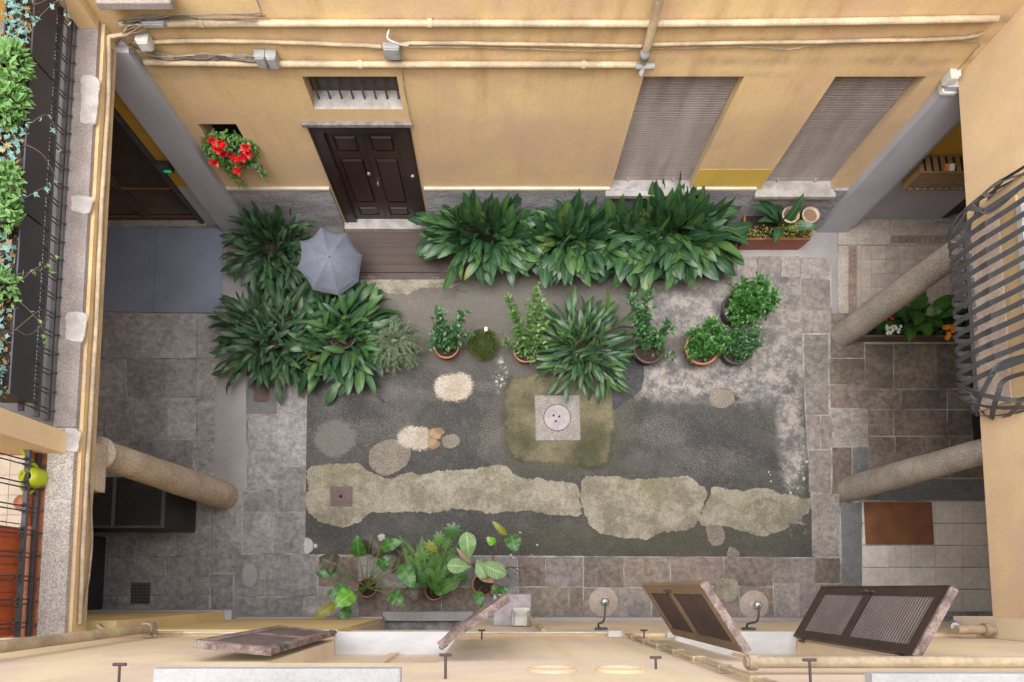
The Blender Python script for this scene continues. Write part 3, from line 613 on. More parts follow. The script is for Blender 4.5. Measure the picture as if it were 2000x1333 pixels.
mb = MB(); q0, q1 = G(483, 735), G(541, 809); mb.box(q0.x + .006, q1.x - .006, q1.y + .006, q0.y, -.02, .004); mb.obj('frame', simple('dark_slab', (.16, .16, .165)), t)
q0, q1 = G(497, 733), G(527, 786); r = .06; pts = []
for cx, cy, a0 in ((q1.x - r, q0.y - r, 0), (q0.x + r, q0.y - r, 90), (q0.x + r, q1.y + r, 180), (q1.x - r, q1.y + r, 270)):
    for k in range(5): an = math.radians(a0 + k * 22.5); pts.append((cx + r * math.cos(an), cy + r * math.sin(an)))
mb = MB(); mb.prism(pts, .0, .012, .003); mb.obj('plate', 'rust', t)
q = G(511, 759); mb = MB(); mb.lathe([(.014, .0122), (.012, .018), (.001, .019)], (q.x, q.y, 0), 12); mb.obj('knob', 'steel', t)
t = thing('floor_drain', G(278, 1158), 'small square stamped grate in grey paving near the left cabinets', 'drain grate')
q0, q1 = G(257, 1138), G(293, 1180); mb = MB(); mb.box(q0.x, q1.x, q1.y, q0.y, -.01, .012); mb.obj('plate', simple('dull_iron_grate', (.12, .10, .10)), t)
for i in range(6):
    for j in range(6):
        mb = MB() if i == j == 0 else mb
        x = q0.x + (i + .7) * (q1.x - q0.x) / 6.6; y = q1.y + (j + .7) * (q0.y - q1.y) / 6.6; mb.box(x - .011, x + .011, y - .011, y + .011, .0121, .0135)
mb.obj('slots', 'black', t, kind='stuff')

# mats
q0, q1 = G(150, 444), G(433, 612)
t = thing('floor_mat', (q0.x, q1.y, 0), 'large blue grey rubber mat before the glass door under the left gallery', 'mat')
mb = MB(); pts = [G(150, 444), G(437, 446), G(432, 613), G(150, 609)]; mb.prism([(p.x, p.y) for p in pts][::-1], .0, .022, .006); mb.obj('sheet', 'mat_blue', t)
mb = MB(); mid = G(305, 500).x; mb.box(mid - .003, mid + .003, pts[2].y + .02, pts[0].y - .02, .0215, .0235); mb.obj('seam', 'cabtrim', t)
q0, q1 = G(672, 441), G(875, 545)
t = thing('doormat', (q0.x, q1.y, 0), 'brown ribbed doormat framed by a grating before the brown double door', 'mat')
mb = MB(); q = G(858, 534); mb.box(q0.x, q.x, q.y, q0.y, .0, .03); mb.obj('mat', 'mat_brown', t)
mb = MB()
for a in range(46):
    y = q.y - .085; x = q0.x + .3 + a * .03
    if x < q1.x: mb.box(x, x + .012, q1.y, q.y - .006, .002, .02)
for a in range(14):
    y = q1.y + a * .035
    mb.box(q.x + .006, q1.x, y, y + .014, .002, .02)
mb.box(q0.x, q1.x, q1.y - .012, q1.y - .002, .0, .024); mb.box(q1.x + .002, q1.x + .012, q1.y, q0.y, .0, .024); mb.obj('grating', 'rust', t)
q0, q1 = G(1686, 981), G(1823, 1064)
t = thing('coir_mat', (q0.x, q1.y, 0), 'rust brown coir doormat on tiles behind the lower right column', 'mat')
mb = MB(); mb.cbox(q0.x, q1.x, q1.y, q0.y, .005, .024, .004); mb.obj('pile', 'mat_coir', t)

# =================================================================== BUILDINGS
ZT = 11.3; ZN = 6.5  # unseen wall tops kept low so more sky light reaches the arcades
# ---- north facade
t = thing('north_facade', (0, 5.97, 0), 'yellow facade with brown double door, barred transom and two roller shuttered windows', 'building')
holes = [(-2.42, -1.09, 0, 2.4), (-2.25, -1.14, 2.67, 3.2), (-3.82, -3.33, 1.72, 2.4), (1.75, 2.93, 1.0, 3.2), (4.0, 5.06, .98, 3.2)]
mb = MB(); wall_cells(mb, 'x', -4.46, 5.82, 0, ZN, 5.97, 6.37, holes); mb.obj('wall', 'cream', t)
mb = MB(); wall_cells(mb, 'x', -7.2, -4.46, 0, ZN, 5.972, 6.37, [(-6.6, -4.73, .06, 2.85)]); mb.obj('wall', 'ochre', t, label='ochre wall beside the glass door')
mb = MB(); wall_cells(mb, 'x', 5.82, 8.5, 0, ZN, 6.08, 6.40, [(7.36, 8.3, 0, 2.2)]); mb.obj('wall', 'ochre', t, label='ochre wall behind the mailbox')
mb = MB(); mb.box(-7.2, -6.602, 5.962, 5.971, 0, 1.05); mb.obj('dado', 'greypaint', t); mb = MB(); mb.box(-4.728, -4.461, 5.962, 5.971, 0, 1.05); mb.obj('dado', 'greypaint', t)
mb = MB(); mb.box(5.83, 7.358, 6.07, 6.079, 0, 1.1); mb.obj('dado', 'greypaint', t)
mb = MB(); mb.box(-4.46, -4.0, 5.84, 5.969, 0, 3.7); mb.obj('pilaster', 'greypaint', t)
mb = MB(); mb.box(5.31, 5.815, 5.84, 5.969, 0, 3.2); mb.box(5.815, 5.95, 5.93, 6.079, 0, 3.2); mb.obj('pilaster', 'greypaint', t)
mb = MB(); wall_cells(mb, 'x', -3.998, 5.308, 0, 1.02, 5.93, 5.969, [(-2.46, -1.05, 0, 1.02), (3.93, 5.10, .9, 1.02)]); mb.obj('plinth', 'plinth', t)
mb = MB(); mb.box(-3.998, -2.46, 5.925, 5.968, 1.022, 1.06); mb.obj('plinth_band', 'band', t); mb = MB(); mb.box(-1.05, 1.73, 5.925, 5.968, 1.022, 1.06); mb.obj('plinth_band', 'band', t); mb = MB(); mb.box(2.95, 3.92, 5.925, 5.968, 1.022, 1.06); mb.obj('plinth_band', 'band', t)
mb = MB(); mb.box(2.95, 3.98, 5.966, 5.9695, 1.07, 1.47); mb.obj('yellow_band', 'yellow_band', t)
# door
dr = bpy.data.objects.new('door', None); COL.objects.link(dr); dr.parent = t; dr.matrix_parent_inverse = Matrix.Translation((0, -5.97, 0))
def part(mb, name, m, par=dr):
    o = link(name, mb.mesh(name), m); o.parent = par; return o
mb = MB(); mb.box(-2.42, -2.24, 5.95, 6.06, .12, 2.4); mb.box(-1.27, -1.09, 5.95, 6.06, .12, 2.4); mb.box(-2.24, -1.27, 5.95, 6.06, 2.26, 2.4)
mb.box(-2.40, -2.38, 5.935, 5.95, .12, 2.38); mb.box(-1.13, -1.11, 5.935, 5.95, .12, 2.38); mb.box(-2.26, -2.241, 5.94, 5.95, .12, 2.26); part(mb, 'frame', 'brownwood')
mb = MB(); mb.box(-2.47, -1.05, 5.92, 5.969, 2.402, 2.45); part(mb, 'lintel_moulding', simple('dusty_grey_ledge', (.23, .21, .20), (.12, .10, .1), 9))
mb = MB(); mb.box(-2.44, -1.07, 5.84, 6.1, .03, .118); part(mb, 'threshold', 'greymarble')
for sx, xa, xb in ((0, -2.24, -1.757), (1, -1.753, -1.27)):
    mb = MB(); mb.box(xa, xb, 6.03, 6.07, .13, 2.255)
    for z0, z1 in ((.13, .24), (.47, .58), (1.66, 1.80), (2.13, 2.255)): mb.box(xa, xb, 6.005, 6.0295, z0, z1)
    for z0, z1 in ((.24, .47), (.58, 1.66), (1.80, 2.13)):
        mb.box(xa, xa + .08, 6.005, 6.0295, z0, z1); mb.box(xb - .08, xb, 6.005, 6.0295, z0, z1)
    part(mb, 'leaf', 'brownwood')
    for z0, z1 in ((.27, .44), (.61, 1.63), (1.83, 2.10)):
        mb = MB(); T = Matrix(((1, 0, 0, 0), (0, 0, -1, 6.029), (0, 1, 0, 0), (0, 0, 0, 1)))
        mb.prism([(xa + .10, z0), (xb - .10, z0), (xb - .10, z1), (xa + .10, z1)], 0, .03, .018, T); part(mb, 'panel', 'brownwood')
mb = MB(); mb.tube([(-1.72, 6.0, 1.12), (-1.72, 5.95, 1.12)], .018, 10); mb.lathe([(.03, 0), (.03, .012), (.001, .014)], (0, 0, 0), 12, Matrix.Translation((-1.82, 6.0, 1.32)) @ Matrix.Rotation(PI / 2, 4, 'X')); part(mb, 'knob', 'steel')
mb = MB(); mb.lathe([(.025, 0), (.025, .02), (.001, .024)], (0, 0, 0), 12, Matrix.Translation((-1.18, 5.95, 1.35)) @ Matrix.Rotation(PI / 2, 4, 'X')); part(mb, 'bell', 'greybox')
# transom window
wn = bpy.data.objects.new('transom_window', None); COL.objects.link(wn); wn.parent = t; wn.matrix_parent_inverse = Matrix.Translation((0, -5.97, 0))
mb = MB(); mb.add([(-2.25, 5.972, 2.67), (-1.14, 5.972, 2.67), (-1.14, 6.16, 2.735), (-2.25, 6.16, 2.735), (-2.25, 5.972, 2.60), (-1.14, 5.972, 2.60), (-1.14, 6.36, 2.60), (-2.25, 6.36, 2.60), (-1.14, 6.36, 2.74), (-2.25, 6.36, 2.74)],
    [(0, 1, 2, 3), (3, 2, 8, 9)]); part(mb, 'sill', 'greymarble', wn)
mb = MB(); mb.box(-2.25, -1.14, 6.165, 6.26, 2.66, 3.2); part(mb, 'pane', simple('dusty_glass', (.05, .045, .04), (.08, .07, .065), 3, .3), wn)
for k in range(8):
    x = -2.18 + k * .142; mb = MB(); mb.tube([(x, 6.08, 2.70), (x, 6.08, 3.2)], .012, 6); part(mb, 'bar', 'rust', wn)
mb = MB(); mb.box(-2.248, -1.142, 6.07, 6.09, 3.10, 3.115); part(mb, 'cross_bar', 'rust', wn)
# niche
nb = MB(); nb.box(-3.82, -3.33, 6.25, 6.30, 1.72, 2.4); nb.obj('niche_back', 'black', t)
nb = MB(); nb.box(-3.86, -3.29, 5.86, 6.24, 1.66, 1.72); nb.obj('niche_sill', 'marble', t)
# roller shutters
for x0, x1, z0 in ((1.75, 2.93, 1.0), (4.0, 5.06, .98)):
    wn = bpy.data.objects.new('shuttered_window', None); COL.objects.link(wn); wn.parent = t; wn.matrix_parent_inverse = Matrix.Translation((0, -5.97, 0))
    mb = MB(); z = z0 + .06; k = 0; PIT = .046
    while z < 3.2:
        mb.add([(x0 + .005, 6.13, z), (x1 - .005, 6.13, z), (x1 - .005, 6.104, z + .012), (x0 + .005, 6.104, z + .012), (x1 - .005, 6.104, z + .030), (x0 + .005, 6.104, z + .030), (x1 - .005, 6.135, z + .0335), (x0 + .005, 6.135, z + .0335)],
               [(0, 1, 2, 3), (3, 2, 4, 5), (5, 4, 6, 7)]); z += .042
    part(mb, 'roller_curtain', 'roller', wn)['kind'] = 'stuff'
    mb = MB(); mb.box(x0 + .003, x1 - .003, 6.14, 6.17, z0, 3.198); part(mb, 'backing', 'black', wn)
    mb = MB(); mb.box(x0 + .004, x1 - .004, 6.10, 6.125, z0, z0 + .06)
    for xx in (x0 + .25, x1 - .25): mb.lathe([(.02, 0), (.02, .03), (.001, .035)], (0, 0, 0), 10, Matrix.Translation((xx, 6.10, z0 + .05)) @ Matrix.Rotation(PI / 2, 4, 'X'))
    part(mb, 'bottom_rail', 'roller', wn)
    mb = MB(); mb.cbox(x0 - .0, x1 + .0, 5.975, 6.139, z0 + .001, z0 + .016, .003); mb.cbox(x0 - .08, x1 + .07, 5.85, 5.974, z0 - .055, z0 + .016, .008); part(mb, 'sill', 'greymarble', wn)
# glass door under the gallery
gd = thing('glass_entrance_door', (-5.6, 5.97, 0), 'dark framed glass entrance door with brass push bars under the left gallery', 'door')
mb = MB(); mb.box(-4.80, -4.735, 5.93, 6.10, .1, 2.85); mb.box(-6.6, -4.80, 5.93, 6.1, 2.78, 2.848); mb.box(-6.59, -6.53, 5.93, 6.1, .1, 2.78); mb.obj('frame', 'iron', gd)
mb = MB(); mb.box(-5.70, -5.645, 5.99, 6.04, .12, 2.778); mb.box(-5.637, -5.585, 5.99, 6.04, .12, 2.778); mb.obj('stile', simple('brown_metal_stile', (.10, .065, .05)), gd)
mb = MB(); mb.box(-6.53, -5.703, 5.995, 6.035, .11, .22); mb.box(-5.582, -4.803, 5.995, 6.035, .11, .22); mb.obj('bottom_rail', simple('brown_metal_rail', (.10, .065, .05)), gd)
for xa, xb in ((-6.528, -5.703), (-5.582, -4.803)):
    mb = MB(); mb.box(xa, xb, 6.01, 6.02, .222, 2.778); mb.obj('pane', 'glass', gd)
    mb = MB(); mb.tube([(xa + .02, 5.95, 1.05), (xb - .02, 5.95, 1.05)], .016, 8); mb.tube([(xa + .02, 5.975, .26), (xb - .02, 5.975, .26)], .012, 8); mb.obj('push_bar', 'brass', gd)
mb = MB(); mb.cbox(-6.6, -4.70, 5.90, 6.2, .0, .1, .008); mb.obj('threshold', 'greymarble', gd)
rm = MB(); rm.box(-7.0, -4.4, 6.2, 9.2, -.02, .09); struct(rm, 'hall_floor', 'terrazzo')
rm = MB()
for k in range(20):
    x = -6.9 + k * .125; rm.box(x, x + .06, 6.52, 6.58, .0901, .094)
rm.box(-7.0, -4.42, 6.47, 6.49, .0901, .094); rm.box(-7.0, -4.42, 6.61, 6.63, .0901, .094); struct(rm, 'hall_floor_border', 'redtile')
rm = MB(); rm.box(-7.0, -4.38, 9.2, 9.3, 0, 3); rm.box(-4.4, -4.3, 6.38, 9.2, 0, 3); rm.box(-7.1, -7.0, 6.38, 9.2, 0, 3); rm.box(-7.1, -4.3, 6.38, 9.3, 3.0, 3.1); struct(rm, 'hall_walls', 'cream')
e = thing('exit_sign', (-4.6, 5.95, 1.6), 'small green and black exit light on the ochre wall by the glass door', 'exit sign')
q = NW(322, 322, 5.95); mb = MB(); mb.cbox(q.x - .09, q.x + .09, 5.88, 5.955, q.z - .10, q.z + .08, .01); mb.obj('housing', 'iron', e)
mb = MB(); mb.box(q.x - .03, q.x + .07, 5.875, 5.879, q.z - .07, q.z - .02); mb.obj('panel', 'exit', e)
# east arcade brown door
bd = thing('brown_side_door', (7.8, 6.08, 0), 'dark brown door in the grey walled corner beneath the wooden mailbox', 'door')
mb = MB(); mb.box(7.36, 7.44, 6.06, 6.2, .05, 2.2); mb.box(7.44, 8.3, 6.06, 6.2, 2.1, 2.2); mb.obj('frame', 'brownwood', bd)
mb = MB(); mb.box(7.44, 8.3, 6.14, 6.18, .06, 2.1); mb.box(7.52, 8.2, 6.12, 6.139, .2, 1.0); mb.obj('leaf', 'brownwood', bd)
mb = MB(); mb.cbox(7.25, 8.4, 6.0, 6.2, 0, .055, .006); mb.obj('threshold', 'greymarble', bd)

# ---- west gallery block
t = thing('west_gallery', (-4.2, 2.7, 3.7), 'left gallery block with stone ledge, cream fascia and balcony floor over the arcade', 'building')
mb = MB(); mb.box(-7.2, -4.19, -.5, 5.968, 3.7, 3.93); mb.obj('slab', 'limewash', t)
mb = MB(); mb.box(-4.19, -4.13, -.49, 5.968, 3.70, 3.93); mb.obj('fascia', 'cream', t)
mb = MB(); mb.cbox(-4.39, -4.165, 1.60, 5.965, 3.932, 3.985, .008); mb.obj('ledge', 'slabtop', t, label='mauve grey stone ledge with white filler')
mb = MB(); mb.cbox(-4.43, -4.165, -.49, 1.595, 3.932, 3.99, .008); mb.obj('ledge', 'terrledge', t, label='pebbled concrete ledge')
for (v0, v1, ua, ub, sd) in ((150, 240, 160, 192, 1), (382, 414, 142, 180, 2), (610, 665, 131, 168, 3), (838, 880, 128, 156, 5)):
    patch('filler_patch', [(ua, v0), (ub, v0 + 4), (ub, (v0 + v1) / 2), (ub - 5, v1), ((ua + ub) / 2, v1 + 3), (ua - 3, v1 - 3), (ua - 2, (v0 + v1) / 2)], 'whitepaint', sd, z=3.992, zp=3.99, parent=t)
mb = MB(); mb.box(-7.2, -4.392, 1.602, 5.968, 3.932, 3.96); mb.obj('balcony_floor', simple('dark_balcony_floor', (.15, .143, .14)), t)
q = G(135, 862, 3.95)
mb = MB(); ya, yb = G(135, 888, 3.95).y, G(135, 846, 3.95).y; mb.box(-7.2, q.x, ya, yb, 3.96, 7.5); mb.obj('dividing_wall', 'cream_pale', t)
# beige tiles of the southern balcony
for i in range(7):
    for j in range(8):
        x = -4.62 - i * .2; y = ya - .01 - j * .2
        if y - .2 > -.45:
            mb = MB(); mb.cbox(x - .196, x, y - .196, y, 3.93, 3.955, .002); mb.obj('tile', 'tilebeige', t)
mb = MB(); mb.box(-7.2, -4.432, -.48, 1.59, 3.915, 3.945); mb.obj('balcony_floor', 'terracotta', t)
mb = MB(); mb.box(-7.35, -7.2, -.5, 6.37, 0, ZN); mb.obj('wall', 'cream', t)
mb = MB(); mb.box(-7.2, -7.0, -.5, 5.9, .0, 3.69); mb.obj('arcade_wall', 'limewash', t)
mb = MB(); mb.cbox(-4.52, -4.165, 1.02, 1.52, 3.42, 3.699, .02); mb.obj('impost', 'granite', t)
# ---- columns
def column(loc, r0, r1, h, m, label):
    t = thing('stone_column', loc, label, 'column', 'granite columns of the arcades')
    mb = MB(); x, y, _ = loc
    pr = [(r0 * 1.0, .0), (r0, .05)] + [(r0 + (r1 - r0) * (k / 8) ** 1.6 + .004 * math.sin(k * 2.1), .05 + (h - .12) * k / 8) for k in range(1, 9)]
    mb.lathe(pr, (x, y, 0), 32); mb.obj('shaft', m, t)
    mb = MB(); mb.lathe([(r1, h - .08), (r1 + .025, h - .07), (r1 + .03, h - .04), (r1 + .02, h), (.01, h)], (x, y, 0), 32); mb.obj('collar', m, t)
    return t
cw = G(441, 968); column((-4.28, 1.46, 0), .215, .155, 3.42, 'granite', 'brown granite column with a square cap at the left gallery edge')
c1 = G(1648, 653); column((c1.x, c1.y, 0), .205, .145, 3.2, 'granite_e', 'mottled granite column standing in front of the flower planter')
c2 = G(1660, 955); column((c2.x, c2.y, 0), .20, .14, 3.2, 'granite_e', 'granite column beside the rust brown doormat')
# ---- east building
t = thing('east_building', (5.43, 2.7, 0), 'plain pale cream building wall overhanging the right arcade', 'building')
mb = MB(); wall_cells(mb, 'y', -.5, 5.968, 3.2, ZN, 5.43, 5.83, [(2.05, 3.95, 4.02, 5.6)]); mb.obj('wall', 'cream_pale', t)
mb = MB(); mb.box(5.832, 8.5, -.5, 6.07, 3.2, 3.4); mb.obj('arcade_ceiling', 'limewash', t)
mb = MB(); mb.box(8.5, 8.7, -.5, 6.4, 0, 3.4); mb.obj('arcade_wall', 'limewash', t)
mb = MB(); mb.box(5.395, 5.428, 1.96, 4.02, 3.24, 3.70); mb.obj('stone_apron', 'pinkgran', t)
mb = MB(); mb.box(5.40, 5.428, 1.9, 4.06, 3.702, 3.93); mb.obj('ochre_strip', 'cream', t); mb = MB(); mb.box(5.38, 5.60, 2.05, 3.95, 3.95, 4.018); mb.obj('window_sill', 'marble', t)
mb = MB(); mb.box(5.7, 5.75, 2.05, 3.95, 4.02, 5.6); mb.obj('window_pane', simple('dim_window_glass', (.1, .11, .12), None, 3, .1), t)
mb = MB(); mb.box(5.40, 5.428, 4.12, 5.2, 3.203, 3.205) ; 
lv = thing('louvred_vent', (7.6, 3.2, 0), 'tall black louvred vent panel at the dark end of the right arcade', 'vent')
q0, q1 = G(1893, 735), G(1897, 872)
mb = MB(); mb.box(q0.x, q0.x + .9, q1.y, q0.y, .0, 1.2); mb.obj('case', 'black', lv)
for k in range(28):
    y = q1.y + .03 + k * (q0.y - q1.y - .06) / 28; mb = MB(); mb.box(q0.x - .012, q0.x + .9, y, y + .018, 1.201, 1.225); mb.obj('slat', 'iron', lv)

# ---- south facade
SY = -.5
t = thing('south_facade', (0, SY, 0), 'cream wall directly below the viewer with marble window sills', 'building')
W1 = (-1.54, -.38); W2 = (1.75, 2.92)
hol = [(W1[0], W1[1], 4.0, 5.95), (W2[0], W2[1], 4.0, 5.95), (W1[0], W1[1], 7.4, 9.4), (W2[0], W2[1], 7.4, 9.4), (-1.7, -.35, 0, 2.4)]
mb = MB(); wall_cells(mb, 'x', -8, 9, 0, ZT, SY - .3, SY, hol); mb.obj('wall', 'cream_south', t)
mb = MB(); mb.box(-8, 9, SY - .6, SY - .32, 0, ZT); mb.obj('inner_wall', 'cream_south', t)
for (a0, a1) in (W1, W2):
    mb = MB(); mb.cbox(a0 + .001, a1 - .001, -.638, -.415, 3.96, 4.012, .006); mb.obj('sill', 'marble', t)
    mb = MB(); mb.cbox(a0 - .02, a1 - .05 if a0 < 0 else a1 + .1, -.62, -.365 if a0 < 0 else -.388, 7.34, 7.412, .006); mb.obj('sill', simple('veined_marble_sill', (.50, .50, .50), (.40, .40, .41), 2.5, .5, fine=.15), t)
    mb = MB(); mb.box(a0, a1, -.66, -.64, 4.001, 5.95); mb.box((a0 + a1) / 2 - .04, (a0 + a1) / 2 + .04, -.639, -.61, 4.02, 5.95); mb.obj('window', 'cream_south', t)
mb = MB(); mb.lathe([(.028, 0), (.028, .01), (.001, .012)], (-.96, -.5, 4.0), 12); mb.obj('sill_stud', 'iron', t)
mb = MB(); mb.box(-8, -4.05, SY + .002, -.345, .42, 3.3); mb.obj('pier', 'cream_yellow', t)
mb = MB(); mb.box(-8, -3.95, SY + .002, -.325, .0, .418); mb.obj('pier_base', 'greypaint', t)
mb = MB(); mb.box(-3.85, -1.72, SY + .002, -.452, .30, 3.1); mb.obj('pier', 'cream_yellow', t)
mb = MB(); mb.box(-3.94, -1.70, SY + .002, -.43, .0, .298); mb.box(-.33, 8.5, SY + .002, -.44, .0, .298); mb.obj('plinth', 'walkway', t)
mb = MB(); mb.box(-1.72, -.33, SY, -.36, .0, .14); mb.obj('doorstep', 'walkway', t)
mb = MB(); mb.box(-1.7, -.35, SY - .25, SY - .2, .0, 2.4); mb.obj('doorway_leaf', simple('violet_grey_door', (.10, .09, .13)), t)
mb = MB(); mb.box(1.9, 7.5, SY + .002, -.47, 3.05, 3.25); mb.obj('string_course', 'cream_south', t)
mb = MB(); mb.box(-3.5, 9, SY + .002, -.465, 3.42, 3.52); mb.obj('string_course', 'cream_pale', t)
mb = MB(); mb.box(-8, 9, SY - .3, SY + .0, ZT, ZT + .1)
# SE corner pier of east wall
mb = MB(); mb.box(5.0, 5.428, SY + .003, -.30, 3.2, 4.6); mb.obj('corner_pier', 'cream_south', t)

def ring(nm, u, v, label):
    q = NW(u, v, SY); t = thing(nm, q, label, 'vent ring', 'round vent rings in the cream wall')
    T = Matrix.Translation(q) @ Matrix.Rotation(-PI / 2, 4, 'X')
    mb = MB(); n = 36
    prof = [(.150, 0), (.150, .010), (.138, .016), (.126, .010), (.126, -.0)]
    mb.lathe(prof, (0, 0, 0), n, T); mb.obj('rim', 'cream_pale', t)
    mb = MB(); mb.lathe([(.125, .003), (.001, .003)], (0, 0, 0), n, T); mb.obj('plate', 'cream_south', t)
# points on a wall seen almost edge-on: x from u, height chosen
def SP(u, z, Y=SY):   # place on plane Y at height z, along photo column u
    dz = H - z; dy = (Y * math.cos(TH) / dz - math.sin(TH)) / (math.cos(TH) + Y * math.sin(TH) / dz) if False else None
    # solve t for Y = t*(dy cos + sin), -dz = t*(dy sin - cos)
    t_ = Y * math.sin(TH) + dz * math.cos(TH)
    return Vector(((u - CX) / F * t_, Y, z))
for u, lb in ((1078, 'cream vent ring on the lower wall, left of the pair'), (1212, 'cream vent ring on the lower wall, right of the pair')):
    q = SP(u, 6.37); t = thing('vent_ring', q, lb, 'vent ring', 'round vent rings in the cream wall')
    T = Matrix.Translation(q) @ Matrix.Rotation(-PI / 2, 4, 'X')
    mb = MB(); mb.lathe([(.150, 0), (.150, .012), (.140, .018), (.126, .012), (.126, .002)], (0, 0, 0), 40, T); mb.obj('rim', 'cream_pale', t)
    mb = MB(); mb.lathe([(.125, .003), (.001, .003)], (0, 0, 0), 40, T); mb.obj('plate', 'cream_south', t)

# =================================================================== PIPES AND CABLES
def pipe(name, pts, r, m, label, cat='pipe', joints=(), n=10, group=None, jr=1.35):
    t = thing(name, pts[0], label, cat, group); mb = MB(); mb.tube(pts, r, n); mb.obj('tube', m, t)
    for j in joints:
        a, b = j; dirv = (Vector(b) - Vector(a)).normalized(); mb = MB(); mb.tube([Vector(a), Vector(a) + dirv * .05], r * jr, n); mb.obj('collar', m, t)
    return t
def onN(u, v, off=.04): return NW(u, v, 5.97 - off)
a_, b_ = onN(240, 46), onN(1950, 38)
pipe('wall_pipe', [onN(235, 47), onN(700, 46), onN(1250, 47), onN(1400, 46), onN(1700, 42), onN(1948, 37)], .036, 'pipe', 'cream pipe running the full width of the yellow wall, topmost of three', joints=[(onN(390, 46), onN(400, 46)), (onN(835, 46), onN(850, 46))], group='cream pipes on the yellow wall')
pipe('wall_pipe', [onN(282, 122), onN(600, 126), onN(1250, 127)], .036, 'pipe', 'cream pipe above the barred transom, ending at the stop valve', joints=[(onN(1135, 127), onN(1145, 127)), (onN(700, 126), onN(706, 126))], group='cream pipes on the yellow wall')
pipe('wall_conduit', curve_pts([onN(262, 84, .03), onN(420, 80, .03), onN(640, 86, .03), onN(745, 92, .03)], 5, .003, 1), .022, 'pipe', 'lumpy painted conduit between the two pipes left of the grey junction box', 'cable')
pipe('wall_conduit', curve_pts([onN(775, 98, .03), onN(800, 85, .03), onN(1000, 86, .03), onN(1250, 91, .03), onN(1290, 87, .03), onN(1600, 82, .03), onN(1860, 76, .03), onN(1920, 66, .03)], 5, .003, 2), .02, 'pipe', 'painted conduit running right from the grey junction box to the corner', 'cable')
pipe('thin_cable', curve_pts([onN(790, 92, .05), onN(950, 94, .03), onN(1150, 100, .03), onN(1260, 96, .03), onN(1450, 92, .03), onN(1540, 96, .03), onN(1620, 88, .03), onN(1890, 80, .03), onN(1898, 105, .03), onN(1862, 145, .03)], 6, .004, 3), .006, 'cable', 'thin sagging cable below the right conduit', 'cable')
t = pipe('gas_downpipe', [onN(1296, -30, .09), onN(1262, 100, .09)], .045, 'pipe', 'cream gas downpipe with a stop valve on the yellow wall')
q = onN(1262, 100, .09); mb = MB(); mb.lathe([(.03, -.10), (.055, -.09), (.06, -.02), (.05, .0), (.05, .03)], q, 14); mb.obj('valve_cap', 'greybox', t)
mb = MB(); mb.tube([q, onN(1257, 128, .06)], .03, 8); p = onN(1257, 130, .07); mb.tube([p + Vector((-.09, 0, 0)), p + Vector((.12, 0, 0))], .035, 8); mb.tube([p, p + Vector((-.02, -.05, -.07))], .03, 8)
mb.obj('valve_body', 'greybox', t)
mb = MB(); mb.tube(curve_pts([onN(1292, -20, .03), onN(1270, 50, .03), onN(1254, 95, .05)], 5, .004, 5), .007, 6); mb.obj('side_cable', 'dcable', t)
# tangled cables
for k in range(9):
    rr = random.Random(k)
    jj = lambda u, v: onN(u + rr.uniform(-5, 5), v + rr.uniform(-6, 6), .03 + rr.random() * .04)
    pts = [jj(250, 88), jj(270, 98), jj(320, 112), jj(400, 110), jj(450, 112), jj(505, 116)]
    pipe('loose_cable', curve_pts(pts, 5, .006, k), .006 if k else .012, 'cable' if k % 3 else 'dcable', 'one of the tangled cables sagging between corner and grey boxes', 'cable', group='tangled cables in the upper left corner', n=5)
for k in range(7):
    rr = random.Random(50 + k)
    jj = lambda u, v: onN(u + rr.uniform(-9, 9), v + rr.uniform(-7, 7), .03 + rr.random() * .08)
    pts = [jj(222, 95), jj(236, 62), jj(258, 50), jj(285, 55), jj(240, 75), jj(262, 95)] if k % 2 else [jj(230, 45), jj(262, 38), jj(330, 36), jj(420, 34), jj(510, 34)]
    pipe('corner_cable', curve_pts(pts, 6, .004, k), .006, 'cable' if k % 2 else 'dcable', 'one of the dusty wires looping in the upper left corner', 'cable', group='wires in the upper left corner', n=5)
pipe('riser_wire', curve_pts([onN(512, 34, .02), onN(505, 10, .02), onN(492, -20, .02)], 5, .003, 9), .008, 'cable', 'thin riser wire at the top left of the yellow wall', 'cable', n=5)
pipe('drop_wire', [onN(783, 110, .02), onN(790, 175, .02), onN(806, 250, .02)], .007, 'cable', 'thin wire running down right of the barred transom', 'cable', n=5)
def cboxat(name, u, v, w_, h_, d_, m, label, cat='junction box', slope=True, group=None):
    q = NW(u, v, 5.97); t = thing(name, q, label, cat, group); T = Matrix(((1, 0, 0, q.x), (0, 0, -1, 5.968), (0, 1, 0, q.z), (0, 0, 0, 1)))
    mb = MB(); mb.cbox(-w_ / 2, w_ / 2, -h_ / 2, h_ / 2, 0, d_, .012, T); mb.obj('box', m, t)
    mb = MB(); mb.cbox(-w_ / 2 + .012, w_ / 2 - .012, -h_ / 2 + .012, h_ / 2 - .012, d_ + .001, d_ + .016, .006, T); mb.obj('cover', m, t); return t
cboxat('junction_box', 511, 106, .12, .17, .10, 'greybox', 'small grey cable box, left of the pair on the yellow wall', group='pair of grey cable boxes')
cboxat('junction_box', 533, 107, .12, .17, .10, 'greybox', 'small grey cable box, right of the pair on the yellow wall', group='pair of grey cable boxes')
t = cboxat('round_junction_box', 766, 92, .19, .17, .08, 'greybox', 'grey junction box with a looped white cable above the brown door')
mb = MB(); mb.tube(curve_pts([onN(760, 58, .05), onN(757, 75, .12), onN(772, 84, .14), onN(792, 90, .08), onN(800, 86, .03)], 6), .010, 6); mb.obj('loop_cable', 'whitebox', t)
cboxat('grey_wall_box', 300, 33, .26, .06, .09, 'greybox', 'flat grey box under the stone sill in the upper left')
cboxat('white_lamp_box', 283, 70, .14, .14, .12, 'whitebox', 'small rounded white fitting in the upper left corner', 'wall fitting')
